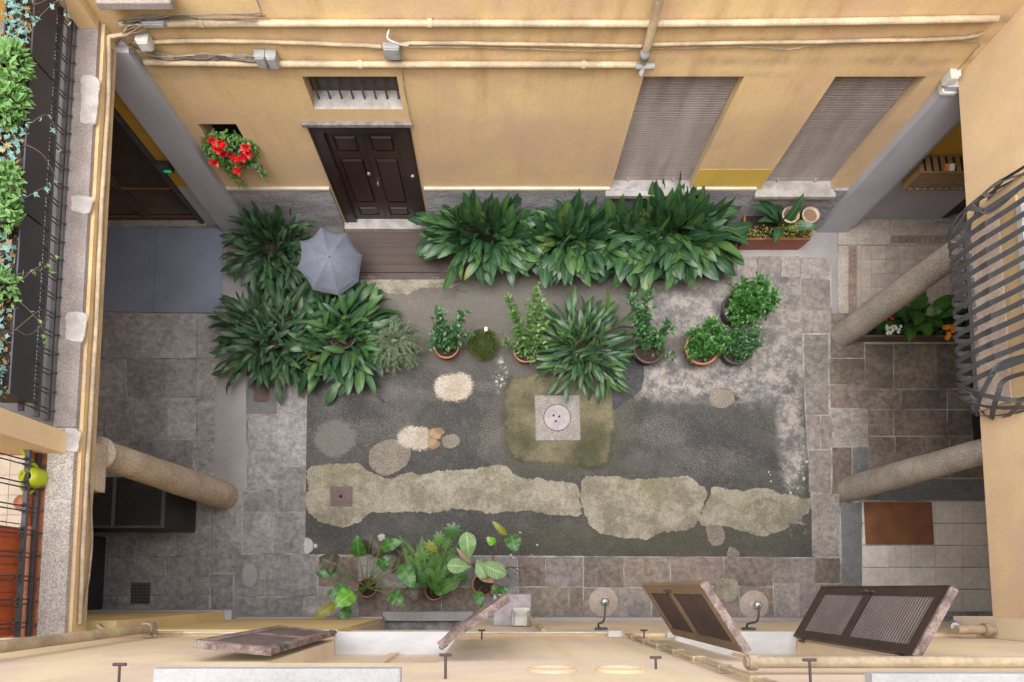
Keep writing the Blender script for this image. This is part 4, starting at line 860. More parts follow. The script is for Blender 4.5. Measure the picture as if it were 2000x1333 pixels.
cboxat('white_corner_box', 1857, 143, .12, .16, .10, 'whitebox', 'off white alarm box high in the right corner', 'alarm box')
cboxat('white_corner_tray', 1852, 162, .20, .06, .13, 'whitebox', 'flat off white box above the right grey pilaster', 'alarm box')
# stone sill upper left
q0, q1 = NW(195, 20, 5.80), NW(342, 24, 5.80)
s_ = thing('stone_window_sill', (q0.x, 5.97, q0.z), 'grey stone window sill in the upper left corner', 'window sill')
mb = MB(); mb.cbox(q0.x, q1.x, 5.80, 5.968, q0.z, q0.z + .08, .008); mb.obj('slab', 'slabtop', s_)
# corner pier
pr = thing('corner_pier', (-4.2, 5.9, 3.9), 'cream corner pier rising at the upper left', 'pier')
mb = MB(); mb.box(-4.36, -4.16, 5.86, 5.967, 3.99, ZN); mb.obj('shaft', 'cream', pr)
# west gallery pipes
pipe('gallery_pipe', curve_pts([(-4.10, 5.85, 3.90), (-4.095, 5.2, 3.86), (-4.10, 4.0, 3.87), (-4.095, 2.5, 3.86), (-4.10, 1.0, 3.87), (-4.095, -.35, 3.86)], 5, .003, 4), .022, 'pipe', 'lumpy cream conduit along the left gallery edge')
pipe('gallery_pipe', curve_pts([onN(262, 60, .05), onN(240, 68, .08), (-4.10, 5.85, 3.90)], 5, .002, 4), .022, 'pipe', 'bent end of the cream conduit in the upper left corner')
pipe('gallery_cable', curve_pts([(-4.115, 5.8, 3.79), (-4.115, 3.0, 3.80), (-4.115, 1.2, 3.79), (-4.09, .4, 3.74), (-4.115, -.35, 3.80)], 6, .003, 6), .010, 'cable', 'thin cable under the left gallery edge', 'cable')
# south wall pipes
def onS(u, z, off=.05): return SP(u, z, SY + off)
t = pipe('rain_pipe', [onS(290, 3.75, .10), SP(-60, 6.15, SY + .10)], .045, 'pipe', 'thick cream pipe rising up the lower left wall', joints=[(onS(290, 3.75, .10), SP(-60, 6.15, SY + .10))])
mb = MB(); q = onS(290, 3.72, .10); mb.tube([q + Vector((-.05, 0, 0)), q + Vector((.06, 0, 0))], .065, 10); mb.tube([q, q + Vector((0, -.09, 0))], .05, 10); mb.obj('elbow', 'pipe', t)
pipe('thin_conduit', [onS(300, 3.58, .045), onS(700, 3.58, .045), onS(1195, 3.58, .045)], .012, 'whitebox', 'thin white conduit along the bottom wall', 'cable', n=6)
pipe('bent_conduit', curve_pts([(-4.05, -.40, 3.55), (-4.02, -.36, 3.70), (-3.9, -.42, 3.74), (-3.5, -.45, 3.64), (-3.2, -.455, 3.58)], 5), .018, 'pipe', 'bent grey cream conduit at the lower left corner')
t = thing('white_junction_box', onS(1200, 3.6), 'small pale junction box where the twin risers start', 'junction box')
q = onS(1200, 3.6, .0); mb = MB(); mb.cbox(q.x - .07, q.x + .07, SY + .002, SY + .07, 3.52, 3.66, .008); mb.obj('box', 'whitebox', t)
t = thing('white_junction_box', onS(1312, 3.7), 'small pale junction box below the left open shutter', 'junction box')
q = onS(1312, 3.7, .0); mb = MB(); mb.cbox(q.x - .06, q.x + .06, SY + .002, SY + .06, 3.66, 3.78, .008); mb.obj('box', 'whitebox', t)
for dx, nm in ((0, 'left'), (.045, 'right')):
    x = SP(1222, 3.65).x + dx
    t = pipe('riser_conduit', [(x, SY + .035, 3.65), (x, SY + .035, 8.2)], .013, 'pipe', 'cream riser conduit climbing the bottom wall, %s of the two' % nm, group='twin riser conduits', n=6)
    for z in (4.0, 4.5, 5.0, 5.5, 6.0, 6.5, 7.0):
        if dx == 0: mb = MB(); mb.box(x - .02, x + .065, SY + .002, SY + .052, z, z + .02); mb.obj('clamp', 'pipe', t)
t = pipe('gas_pipe', [SP(1455, 6.55, SY + .07), SP(1560, 6.55, SY + .07), SP(2150, 6.55, SY + .07)], .035, 'pipe', 'cream gas pipe along the bottom right wall', joints=[(SP(1460, 6.55, SY + .07), SP(1500, 6.55, SY + .07))], jr=1.4)
t = pipe('waste_pipe', [SP(1868, 3.8, SY + .09), SP(1925, 3.8, SY + .09), SP(2200, 3.8, SY + .09)], .045, 'pipe', 'cream pipe in the lower right corner beside the open shutter', joints=[(SP(1920, 3.8, SY + .09), SP(1960, 3.8, SY + .09)), (SP(1985, 3.8, SY + .09), SP(1999, 3.8, SY + .09))], jr=1.5)
p0 = G(1868, 1165, 3.3)
pipe('grey_riser', [SP(1862, 3.2, -.38), SP(1866, 3.75, -.38)], .04, 'steel', 'short grey pipe stub at the lower right corner')
# hooks (shutter stays)
def hook(u, z, label, L=.16):
    q = SP(u, z, SY); t = thing('shutter_stay', q, label, 'shutter stay', 'iron shutter stays on the bottom wall')
    mb = MB(); L *= .6; mb.tube([q, q + Vector((0, L * .8, 0)), q + Vector((0, L, .0))], .008, 6); mb.obj('shaft', 'rust', t)
    mb = MB(); mb.tube([q + Vector((-.035, L, 0)), q + Vector((.035, L, 0))], .009, 6); mb.obj('catch', 'rust', t)
hook(232, 6.9, 'rusty shutter stay left of the long marble sill', .16)
hook(870, 6.75, 'rusty shutter stay right of the long marble sill', .22)
hook(1281, 6.3, 'dark shutter stay right of the vent rings', .12)
hook(1583, 6.9, 'rusty shutter stay above the gas pipe', .2)
hook(941, 3.9, 'dark shutter stay above the thin white conduit', .15)
hook(1258, 3.8, 'dark shutter stay right of the twin riser box', .14)

# =================================================================== SHUTTERS
def shutter(hinge, free, z0, z1, frame_m, lou_m, label, edge_m='woodraw', lean=0.0, big=True):
    """hinge, free: (x, y) ground-plan points"""
    a = Vector((hinge[0], hinge[1], 0)); b = Vector((free[0], free[1], 0)); W = (b - a).length; ex = (b - a).normalized(); ez = Vector((0, 0, 1)); ey = ez.cross(ex)
    T = Matrix.Translation((a.x, a.y, z0)) @ Matrix(((ex.x, ey.x, 0, 0), (ex.y, ey.y, 0, 0), (0, 0, 1, 0), (0, 0, 0, 1)))
    hh = z1 - z0; st = .075; th = .022
    t = thing('window_shutter', (a.x, a.y, z0), label, 'shutter', 'open louvred shutters of the bottom wall')
    mb = MB(); mb.box(0, st, -th, th, 0, hh, T); mb.obj('stile', frame_m, t)
    mb = MB(); mb.box(W - st, W, -th, th, 0, hh, T); mb.obj('stile', frame_m, t)
    mid = hh * .47
    for r0, r1 in ((0.001, .12), (mid - .045, mid + .045), (hh - .11, hh - .001)):
        mb = MB(); mb.box(st + .001, W - st - .001, -th, th, r0, r1, T); mb.obj('rail', frame_m, t)
    mb = MB(); mb.box(-.003, W + .003, -th - .006, th + .006, hh, hh + .022, T); mb.obj('top_edge', edge_m, t)
    mb = MB(); mb.box(W + .0005, W + .012, -th - .003, th + .003, 0.0, hh - .001, T); mb.obj('meeting_strip', frame_m, t)
    n = 0
    for r0, r1 in ((.13, mid - .055), (mid + .055, hh - .12)):
        k = int((r1 - r0) / .032)
        for i in range(k):
            z = r0 + (i + .5) * (r1 - r0) / k
            TT = T @ Matrix.Translation((0, 0, z)) @ Matrix.Rotation(math.radians(42), 4, 'X')
            mb = MB(); mb.box(st - .004, W - st + .004, -.021, .021, -.0035, .0035, TT); mb.obj('louvre', lou_m, t)
    for z in (.12, hh - .2):
        mb = MB(); mb.tube([T @ Vector((-.03, -.03, z)), T @ Vector((.03, -.03, z))], .012, 6); mb.tube([T @ Vector((-.02, -.02, z - .04)), T @ Vector((-.02, -.02, z + .04))], .014, 6); mb.obj('hinge', 'iron', t)
    mb = MB(); mb.tube([T @ Vector((W - .05, th + .01, z)) for z in (mid - .1, mid + .1)], .009, 6); mb.tube([T @ Vector((W - .05, th, mid)), T @ Vector((W - .05, th + .04, mid))], .012, 6); mb.obj('latch', 'rust', t)
    return t
zb, zt = 4.05, 5.88
def gp(u, v, z=4.05): q = G(u, v, z); return (q.x, q.y)
shutter(gp(655, 1238), gp(547, 1227), zb, zt, 'woodraw', 'louverdark', 'mauve brown shutter folded nearly flat against the wall, leftmost of the four')
shutter(gp(889, 1229), gp(984, 1164), zb, zt, 'woodraw', 'louverdark', 'mauve brown shutter seen edge on beside the lilac box')
shutter(gp(1318, 1238), gp(1258, 1143), zb, zt, 'woodtan', 'louverdark', 'tan brown shutter half open left of the speckled marble sill', edge_m='woodraw')
shutter(gp(1553, 1245), gp(1607, 1150), zb, zt, 'shutwood', 'louver', 'dark brown shutter with grey louvres standing open at the far right')

# =================================================================== WALL LAMPS, METER SHELF
def lamp(u, v, z, label):
    q = G(u, v, z); t = thing('wall_lamp', (q.x, SY, z), label, 'lamp', 'round glass wall lamps over the bottom paving')
    T = Matrix.Translation(q)
    mb = MB(); mb.lathe([(.022, .07), (.03, .055), (.10, .02), (.165, -.01), (.172, -.016)], (0, 0, 0), 32, T); mb.obj('glass_shade', 'shadeglass', t)
    mb = MB(); mb.lathe([(.001, .13), (.03, .128), (.048, .115), (.05, .09), (.04, .072), (.001, .07)], (0, 0, 0), 20, T); mb.obj('socket', 'steel', t)
    mb = MB(); mb.lathe([(.001, -.09), (.03, -.08), (.04, -.04), (.02, .0)], (0, 0, 0), 14, T); mb.obj('bulb', 'whitebox', t)
    mb = MB(); mb.tube(curve_pts([(q.x - .02, SY + .02, z - .22), (q.x - .05, SY + .08, z - .1), (q.x - .02, SY + .13, z + .12), (q.x, q.y, z + .13)], 6), .012, 7); mb.obj('arm', 'iron', t)
    mb = MB(); mb.box(q.x - .07, q.x + .07, SY + .003, SY + .03, z - .26, z - .16); mb.obj('bracket', 'iron', t)
lamp(1179, 1176, 2.6, 'glass lamp disc on an iron arm above the warm paving, left of the two lamps')
lamp(1474, 1182, 2.6, 'glass lamp disc on an iron arm between the two open shutters')
t = thing('meter_shelf', G(1001, 1185, 1.2), 'lilac grey slate shelf on the bottom wall with a white electric unit', 'shelf')
q0, q1 = G(964, 1161, 1.6), G(1038, 1215, 1.6); mb = MB(); mb.cbox(q0.x, q1.x, SY + .002, q0.y, 1.5, 1.58, .01); mb.obj('shelf', simple('lilac_slate', (.36, .32, .35), (.26, .23, .25), 9, .8), t)
t = thing('electric_unit', G(1018, 1195, 1.7), 'white ribbed electric unit with a yellow cap on the slate shelf', 'electric box')
q = G(1018, 1196, 1.7); mb = MB(); mb.cbox(q.x - .11, q.x + .11, SY + .01, q.y + .06, 1.581, 1.78, .012); mb.obj('case', 'whitebox', t)
for k in range(4): mb = MB(); y = q.y - .05 + k * .025; mb.box(q.x - .09, q.x + .09, y, y + .008, 1.7805, 1.787); mb.obj('rib', 'greybox', t)
mb = MB(); mb.lathe([(.02, 0), (.02, .05), (.001, .055)], (q.x + .075, q.y - .01, 1.79), 10); mb.obj('cap', 'yellowplug', t)
for dx in (-.11, .09): mb = MB(); mb.tube(curve_pts([(q.x + dx, q.y, 1.7), (q.x + dx, q.y - .02, 1.9), (q.x + dx - .01, SY + .03, 1.95)], 4), .022, 7); mb.obj('lead', 'greybox', t)
pipe('wall_stub', [G(1035, 1206, 1.9), SP(1062, 3.3, SY + .04)], .035, 'pipe', 'short cream pipe right of the slate shelf')

# =================================================================== MAILBOX etc.
q = NW(1800, 337, 5.81)
t = thing('mailbox_cabinet', (6.4, 6.07, 1.22), 'varnished wooden letterbox rack with slots on top in the right arcade corner', 'mailbox')
x0, x1, zt_, zb_ = q.x, q.x + .98, q.z, 1.22
mb = MB(); mb.box(x0, x1, 5.81, 6.068, zb_, zt_ - .02); mb.obj('body', 'mailwood', t)
mb = MB(); mb.box(x0 - .01, x1 + .01, 5.80, 6.068, zt_ - .019, zt_); mb.obj('top', 'mailwood', t)
for k in range(9):
    x = x0 + .04 + k * .105
    mb = MB(); mb.add([(x, 5.83, zt_ + .002), (x + .035, 5.83, zt_ + .002), (x + .015, 6.04, zt_ + .002), (x - .02, 6.04, zt_ + .002), (x, 5.83, zt_ - .01), (x + .035, 5.83, zt_ - .01), (x + .015, 6.04, zt_ - .01), (x - .02, 6.04, zt_ - .01)],
        [(0, 1, 2, 3), (0, 4, 5, 1), (1, 5, 6, 2), (2, 6, 7, 3), (3, 7, 4, 0)]); mb.obj('slot', 'black', t)
    mb = MB(); mb.box(x, x + .07, 5.803, 5.809, zb_ + .10, zb_ + .14); mb.obj('name_plate', 'steel', t)
    mb = MB(); mb.lathe([(.008, 0), (.008, .012), (.001, .013)], (0, 0, 0), 8, Matrix.Translation((x + .035, 5.809, zb_ + .05)) @ Matrix.Rotation(PI / 2, 4, 'X')); mb.obj('lock', 'whitebox', t)
for k, (u, m, lb) in enumerate(((1856, 'redpaper', 'red and yellow leaflet stuck in a letterbox slot'), (1866, 'paper', 'white leaflet stuck in a letterbox slot'))):
    q = NW(u, 322, 5.86); mb = MB(); T = Matrix.Translation((q.x, 5.86, zt_ + .03)) @ Matrix.Rotation(.35, 4, 'X') @ Matrix.Rotation(.1 * k, 4, 'Z'); mb.box(-.035, .035, -.04, .05, -.001, .002, T)
    tag(mb.obj('leaflet', m), lb, 'leaflet')

# =================================================================== CABINETS under west gallery
def cab(x0, x1, y0, y1, h, label, n=1):
    t = thing('ribbed_cabinet', ((x0 + x1) / 2, y0, 0), label, 'cabinet')
    mb = MB(); mb.box(x0, x1, y0, y1, .03, h - .04); mb.obj('body', 'cabinet', t)
    wx = (x1 - x0) / n
    for i in range(n):
        a, b = x0 + i * wx + .006, x0 + (i + 1) * wx - .006
        mb = MB(); mb.box(a, b, y0 - .012, y1, h - .039, h - .02); mb.obj('lid', 'cabinet', t)
        mb = MB(); mb.box(b - .05, b, y0 - .012, y1 + .002, h - .0195, h - .002); mb.box(a, b - .051, y0 - .012, y0 + .015, h - .0195, h - .004); mb.obj('lid_trim', 'cabtrim', t)
        k = int((y1 - y0 - .04) / .045)
        for j in range(k):
            y = y0 + .025 + j * .045; mb = MB(); mb.box(a + .01, b - .06, y, y + .036, h - .0195, h - .008); mb.obj('slat', 'cabinet', t)
    mb = MB()
    k = int((y1 - y0) / .04)
    for j in range(k): y = y0 + .01 + j * .04; mb.box(x1 + .0005, x1 + .010, y, y + .028, .05, h - .05)
    mb.obj('side_ribs', 'cabinet', t)['kind'] = 'stuff'
cab(-6.85, -4.72, .88, 1.60, 1.02, 'black ribbed storage cabinet with grey lid trims beside the left column', 3)
t = thing('dark_locker', (-6.3, .4, 0), 'black two door locker against the back of the left arcade', 'cabinet')
ya, yb = G(208, 1202).y, G(208, 1050).y
mb = MB(); mb.box(-6.9, -6.14, ya, yb, 0, 1.8); mb.obj('body', 'cabinet', t)
for a, b in ((ya + .01, (ya + yb) / 2 - .004), ((ya + yb) / 2 + .004, yb - .01)): mb = MB(); mb.box(-6.138, -6.12, a, b, .03, 1.78); mb.obj('door', 'cabinet', t)
t = thing('wall_stay_rod', (-6.1, .2, 1.7), 'thin grey metal rod leaning at the lower left locker', 'rod')
mb = MB(); mb.tube([(-5.9, -.30, .9), (-5.95, .0, 2.2)], .012, 6); mb.obj('rod', 'steel', t)

# =================================================================== BALCONY RAILINGS
def railing(y0, y1, X, z0, z1, label, nper, lean=0, orange=False):
    t = thing('balcony_railing', (X, y0, z0), label, 'railing')
    mb = MB(); mb.cbox(X - .02, X + .025, y0, y1, z0 + .02, z0 + .045, .004); mb.obj('bottom_rail', 'iron', t)
    mb = MB(); mb.cbox(X - .022, X + .022, y0, y1, z0 + .16, z0 + .19, .004); mb.obj('lower_rail', 'ironstrap', t)
    mb = MB(); mb.cbox(X - .022, X + .022, y0, y1, z1, z1 + .03, .004); mb.obj('top_rail', 'iron', t)
    n = int((y1 - y0) / nper)
    for i in range(n):
        y = y0 + (i + .5) * (y1 - y0) / n
        mb = MB()
        for dy in (-.022, .022): mb.tube([(X, y + dy, z0 + .05), (X, y + dy, z1)], .0075, 5)
        if not orange:
            for q_ in (.3, .5, .7): mb.tube([(X, y + nper * q_, z0 + .19), (X, y + nper * q_, z1)], .0065, 5)
        mb.obj('bar', 'iron', t)
        mb = MB(); mb.tube([(X + .03, y, z0 + .03), (X + .075, y, z0 + .028)], .010, 5); mb.obj('spike', 'iron', t)
        for dy, dz in ((-.04, .215), (.04, .215), (-.024, .25), (.024, .25)):
            mb = MB(); mb.lathe([(.001, -.014), (.012, -.008), (.014, 0), (.012, .008), (.001, .014)], (X + .01, y + dy, z0 + dz), 7); mb.obj('knot', 'ironstrap', t)
    return t
railing(1.66, 5.94, -4.44, 3.985, 4.36, 'dark iron railing below the black planter boxes on the left gallery', .19)
railing(-.46, 1.54, -4.50, 3.98, 5.3, 'dark iron railing in front of the orange screen on the lower left balcony', .21, orange=True)
mb = MB(); ysplit = G(60, 1025, 4.4).y
mb.box(-4.60, -4.585, -.45, ysplit, 3.99, 5.1)
for k in range(9): y = -.42 + k * .13; mb.tube([(-4.58, y, 4.0), (-4.58, y, 5.1)], .006, 5)
tag(mb.obj('privacy_screen', 'orange'), 'orange screen tied behind the railing of the lower left balcony', 'screen')
mb = MB(); mb.box(-4.545, -4.53, ysplit + .02, 1.5, 3.99, 4.09); tag(mb.obj('orange_kickboard', 'orange'), 'low orange board behind the railing beside the watering can', 'board')
# watering can
q = G(52, 930, 4.15)
t = thing('watering_can', (q.x, q.y, 3.96), 'lime yellow plastic watering can on the lower left balcony', 'watering can')
mb = MB(); mb.lathe([(.10, 0), (.105, .02), (.10, .15), (.08, .19), (.05, .2)], (q.x, q.y, 3.96), 20); mb.disc((q.x, q.y), .098, z=3.962); mb.obj('body', 'limegreen', t)
mb = MB(); mb.tube([(q.x, q.y + .06, 4.0), (q.x - .03, q.y + .20, 4.12), (q.x - .05, q.y + .27, 4.2)], [.04, .025, .018], 8); mb.obj('spout', 'limegreen', t)
mb = MB(); mb.tube(curve_pts([(q.x, q.y - .09, 4.0), (q.x - .02, q.y - .17, 4.1), (q.x, q.y - .1, 4.22), (q.x, q.y + .03, 4.18)], 5), .014, 7); mb.obj('handle', 'limegreen', t)

# =================================================================== POTS AND PLANTS
def pot(loc, r, h, m='terracotta', parent=None, soil=True):
    x, y, z = loc; mb = MB()
    mb.lathe([(.001, 0), (r * .72, 0), (r * .92, h * .8), (r * .93, h * .82), (r, h * .82), (r * 1.0, h), (r * .9, h), (r * .86, h * .84), (.001, h * .83)], (x, y, z), 26)
    mb.obj('pot', m, parent)
    if soil:
        mb = MB(); n = 20; vs = [(x, y, z + h * .90)]; fs = []
        for rr in (.5, 1):
            for k in range(n): q = 2 * PI * k / n; vs.append((x + r * .87 * rr * math.cos(q), y + r * .87 * rr * math.sin(q), z + h * .88 + R.uniform(-.01, .012)))
        for k in range(n): k2 = (k + 1) % n; fs.append((0, 1 + k, 1 + k2)); fs.append((1 + k, 1 + n + k, 1 + n + k2, 1 + k2))
        mb.add(vs, fs); mb.obj('soil', 'soil', parent)
q = G(52, 984, 4.0); t = thing('clay_pot', (q.x, q.y, 3.96), 'small empty clay pot beside the lime watering can', 'pot')
pot((q.x, q.y, 3.96), .075, .12, 'terracotta', t, False)

def width(shape, s):
    if shape == 'lance': return math.sin(PI * min(1, s ** .8)) ** .62 * (1 - .12 * s)
    if shape == 'ovate': return math.sin(PI * s ** .62) ** .75
    if shape == 'obovate': return math.sin(PI * s ** 1.5) ** .7
    if shape == 'heart': return max(0, math.sin(PI * (s * .93 + .07) ** .55)) ** .6
    if shape == 'round': return math.sqrt(max(0, 1 - (2 * s - 1) ** 2))
    return math.sin(PI * s)
LM = {}
def leafmesh(key, L, W, a0, a1, pet=.35, fold=.18, seg=8, shape='lance', mat='asp', wav=0.0, seed=0, petr=.004):
    k = (key,)
    if k in LM: return LM[k]
    rr = random.Random(seed); mb = MB(); pts = []; y = z = 0.0; n = seg + 4; st = L / n; s = 0
    P = []
    for i in range(n + 1):
        f = i / n; a = math.radians(a0 + (a1 - a0) * f ** 1.4); P.append((y, z, a)); y += st * math.sin(a); z += st * math.cos(a)
    vs = []; fs = []
    for i, (yy, zz, a) in enumerate(P):
        f = i / n
        if f < pet: w_ = petr; d_ = .003
        else: w_ = max(petr * .4, W / 2 * width(shape, (f - pet) / (1 - pet))); d_ = fold * w_
        if i == n: w_ = .0015
        nx = -math.cos(a); nz = math.sin(a)   # surface normal (upper side)
        wv = wav * w_ * math.sin(f * 21 + seed)
        vs += [(-w_, yy + nx * (d_ + wv), zz + nz * (d_ + wv)), (0, yy, zz), (w_, yy + nx * (d_ - wv), zz + nz * (d_ - wv))]
    for i in range(n):
        b = i * 3; fs += [(b, b + 1, b + 4, b + 3), (b + 1, b + 2, b + 5, b + 4)]
    mb.add(vs, fs, True); me = mb.mesh('leaf')
    am = me.attributes.new('mid', 'FLOAT', 'POINT'); am.data.foreach_set('value', [0.0, 1.0, 0.0] * (n + 1))
    al = me.attributes.new('run', 'FLOAT', 'POINT'); al.data.foreach_set('value', [i / n for i in range(n + 1) for _ in range(3)]); me.materials.append(M[mat]); LM[k] = me; return me
def put(me, name, parent, loc, az, tilt=0.0, roll=0.0, sc=1.0):
    """leaf with its base at loc (relative to the parent empty), pointing to azimuth az (0 = +y)"""
    o = bpy.data.objects.new(name, me); COL.objects.link(o); o.parent = parent
    o.matrix_basis = Matrix.Translation(loc) @ Matrix.Rotation(-az, 4, 'Z') @ Matrix.Rotation(-tilt, 4, 'X') @ Matrix.Rotation(roll, 4, 'Y') @ Matrix.Diagonal((sc, sc, sc, 1)); return o
def aspidistra(uv, z, n, L, W, rb, label, mats=('asp', 'asp', 'asp_y'), seed=0, ry=None, zlo=.12, pm='darkpot', potr=.22, poth=.28, ymax=5.9, obstacles=(), dense=1, low=1.0, box=None, group='leafy cast iron plants'):
    rr = random.Random(seed); q = G(uv[0], uv[1], z); t = thing('aspidistra', (q.x, q.y, 0), label, 'plant', group)
    ry = ry or rb
    if box:
        bw, bh, bd = box; mb = MB(); mb.box(q.x - bw, q.x + bw, q.y - bd, q.y + bd, .0, bh); mb.obj('planter', pm, t)
        mb = MB(); mb.box(q.x - bw + .02, q.x + bw - .02, q.y - bd + .02, q.y + bd - .02, bh + .001, bh + .01); mb.obj('soil', 'soil', t); zlo = bh
    else: pot((q.x, q.y, 0), potr, poth, pm, t)
    PET = .50
    specs = [(3, 30), (8, 55), (14, 75), (22, 100), (32, 112), (42, 125), (52, 128), (60, 122)]
    for i in range(n):
        f = (i + .5) / n; k = min(7, int((rr.random() ** .85) * 8 * low)); a0, a1 = specs[k]
        az = i * 2.399963 + rr.uniform(-.6, .6)
        v_ = rr.randrange(3); m = mats[rr.randrange(len(mats))]
        Lk = L * (1.0 - .10 * (k > 5)); 
        me = leafmesh(('a', round(L, 2), round(W, 2), k, v_, m), Lk, W * (.88 + .12 * v_), a0, a1, PET, .22, 7, 'lance', m, .12, v_)
        sc = rr.uniform(.85, 1.1) * (.62 + .38 * k / 7); fb = .05 + .95 * rr.random() ** .7 ; bx, by = rb * fb * math.sin(az + rr.uniform(-1.1, 1.1)), ry * fb * math.cos(az + rr.uniform(-1.1, 1.1))
        # reach of the leaf; keep it in front of the wall
        ln = me.vertices[-2].co; reach = by + (max(vv.co.y for vv in me.vertices)) * sc * math.cos(az)
        if q.y + reach > ymax:
            kk = 0 if q.y + by + .3 < ymax else -1
            me = leafmesh(('u', round(L, 2), round(W, 2), v_, m), L, W * (.88 + .12 * v_), -1, 16, PET, .22, 7, 'lance', m, .12, v_)
            if q.y + by + max(vv.co.y for vv in me.vertices) * sc * math.cos(az) > ymax: az = rr.uniform(1.2, 5.0)
        az = rr.uniform(0, 6.28) if (k < 4 and rr.random() < .7 and q.y + .5 < ymax) else az
        put(me, 'leaf', t, (bx, by, zlo), az, rr.uniform(-.3, .22), rr.uniform(-.8, .8), sc)
    return t
aspidistra((945, 470), .3, 260, .92, .150, .50, 'broad leaved dark plant just right of the brown door, leftmost in its row', seed=1, ry=.10, box=(.42, .33, .16), pm='darkpot')
aspidistra((1108, 478), .3, 260, .90, .160, .46, 'broad leaved dark plant in the middle of the row under the left roller shutter', seed=2, ry=.10, box=(.38, .33, .16))
aspidistra((1215, 475), .3, 130, .90, .17, .3, 'broad leaved dark plant squeezed between its neighbours below the roller shutter', seed=12, ry=.10, box=(.26, .33, .16), mats=('asp', 'asp_y'))
aspidistra((1310, 468), .3, 290, 1.06, .185, .50, 'tallest broad leaved plant at right end of the wall row', ('asp', 'asp_y', 'asp'), seed=3, ry=.12, box=(.40, .33, .17), ymax=5.9)
aspidistra((530, 478), .3, 300, .72, .092, .36, 'narrow leaved dark plant between the grey pilaster and the umbrella', ('asp_d', 'asp_d', 'asp'), seed=4, ymax=5.8)
aspidistra((528, 655), .3, 300, .84, .100, .44, 'big narrow leaved plant at the left end of the middle row', ('asp_d', 'asp_d', 'asp'), seed=5)
aspidistra((668, 655), .3, 230, .86, .135, .38, 'broad leaved plant just below the grey umbrella', ('asp', 'asp', 'asp_y'), seed=6)
aspidistra((1142, 678), .3, 300, .78, .080, .36, 'grassy narrow leaved plant above the manhole', ('asp_d', 'asp_y', 'asp'), seed=7)

def smallleaf(mb, p, d, up, L, W, fold=.25, curl=.0):
    d = d.normalized(); s = d.cross(up)
    if s.length < 1e-3: s = d.orthogonal()
    s.normalize(); n = s.cross(d).normalized()
    mb.add([p, p + d * L * .45 - s * W / 2 + n * W * fold, p + d * L * .5, p + d * L * .45 + s * W / 2 + n * W * fold, p + d * L - n * curl * L], [(0, 2, 1), (0, 3, 2), (1, 2, 4), (2, 3, 4)], True)
def rdir(rr, up=0.0):
    a = rr.uniform(0, 2 * PI); z = rr.uniform(-1, 1); s = math.sqrt(1 - z * z); v = Vector((s * math.cos(a), s * math.sin(a), z + up)); return v.normalized()
def shrub(uv, pr, ph, pm, stems, leafL, leafW, mat, label, per=1.0, seed=0, stem_m='bark', z=None, gap=.03, low=0, name='potted_shrub', cluster=2, group='potted shrubs', extra=None, spread=.095):
    """stems: list of (u, v, z) tip points in the picture or explicit vectors"""
    rr = random.Random(seed); q = G(uv[0], uv[1], ph if z is None else z); t = thing(name, (q.x, q.y, 0), label, 'plant', group)
    pot((q.x, q.y, 0), pr, ph, pm, t)
    base = Vector((q.x, q.y, ph * .85)); st = MB(); fo = MB()
    for tip in stems:
        tp = G(*tip) if len(tip) == 3 else Vector(tip[:3]); b = base + Vector((rr.uniform(-.4, .4) * pr, rr.uniform(-.4, .4) * pr, 0))
        mid = b.lerp(tp, .5) + Vector((rr.uniform(-.03, .03), rr.uniform(-.03, .03), .04)); pts = curve_pts([b, mid, tp], 8)
        st.tube(pts, [.008 * (1 - .7 * i / len(pts)) for i in range(len(pts))], 5)
        L = sum((pts[i + 1] - pts[i]).length for i in range(len(pts) - 1)); n = max(4, int(L / gap * per * 1.35)); ph_ = rr.random() * 6
        for i in range(n):
            f = .12 + .88 * i / (n - 1); k = min(len(pts) - 2, int(f * (len(pts) - 1))); p = pts[k].lerp(pts[k + 1], f * (len(pts) - 1) - k); ax = (pts[k + 1] - pts[k]).normalized()
            for c in range(cluster):
                a = ph_ + i * 2.4 + c * 2 * PI / cluster + rr.uniform(-.4, .4); o = ax.orthogonal().normalized(); o2 = ax.cross(o); dr_ = (o * math.cos(a) + o2 * math.sin(a)) * 1.0 + ax * rr.uniform(.2, .8) + Vector((0, 0, rr.uniform(-.1, .35)))
                smallleaf(fo, p + rdir(rr) * rr.uniform(.0, spread), dr_, Vector((0, 0, 1)), leafL * rr.uniform(.7, 1.15), leafW * rr.uniform(.8, 1.15), .2, rr.uniform(0, .3))
    st.obj('stems', stem_m, t); fo.obj('foliage', mat, t, kind='stuff')
    return t, base
def dome(rr, n, c, rx, ry, rz, z0): 
    out = []
    for i in range(n):
        d_ = rdir(rr, .6); out.append((c.x + d_.x * rx * rr.uniform(.5, 1), c.y + d_.y * ry * rr.uniform(.5, 1), z0 + max(.1, d_.z) * rz * rr.uniform(.6, 1), 1))
    return out
rr = random.Random(5)
shrub((872, 676), .20, .26, 'terracotta', [(858, 605, .95), (852, 628, .75), (905, 612, .9), (898, 640, .8), (850, 655, .55), (870, 640, .7), (838, 670, .5), (915, 655, .55), (885, 675, .45)], .085, .05, 'shr', 'small glossy leaved shrub in a terracotta pot right of the feathery plant', seed=1, per=1.15)
shrub((1027, 684), .20, .26, 'terracotta', [(992, 580, 1.15), (1005, 610, .9), (1050, 565, 1.3), (1058, 590, 1.2), (1040, 600, 1.1), (1062, 625, .9), (1010, 650, .6), (1040, 645, .8), (1062, 665, .6), (1045, 705, .35), (985, 668, .4), (1050, 640, .9)], .085, .05, 'shr_l', 'tall light green shrub in a terracotta pot left of the grassy plant', seed=2, per=1.2)
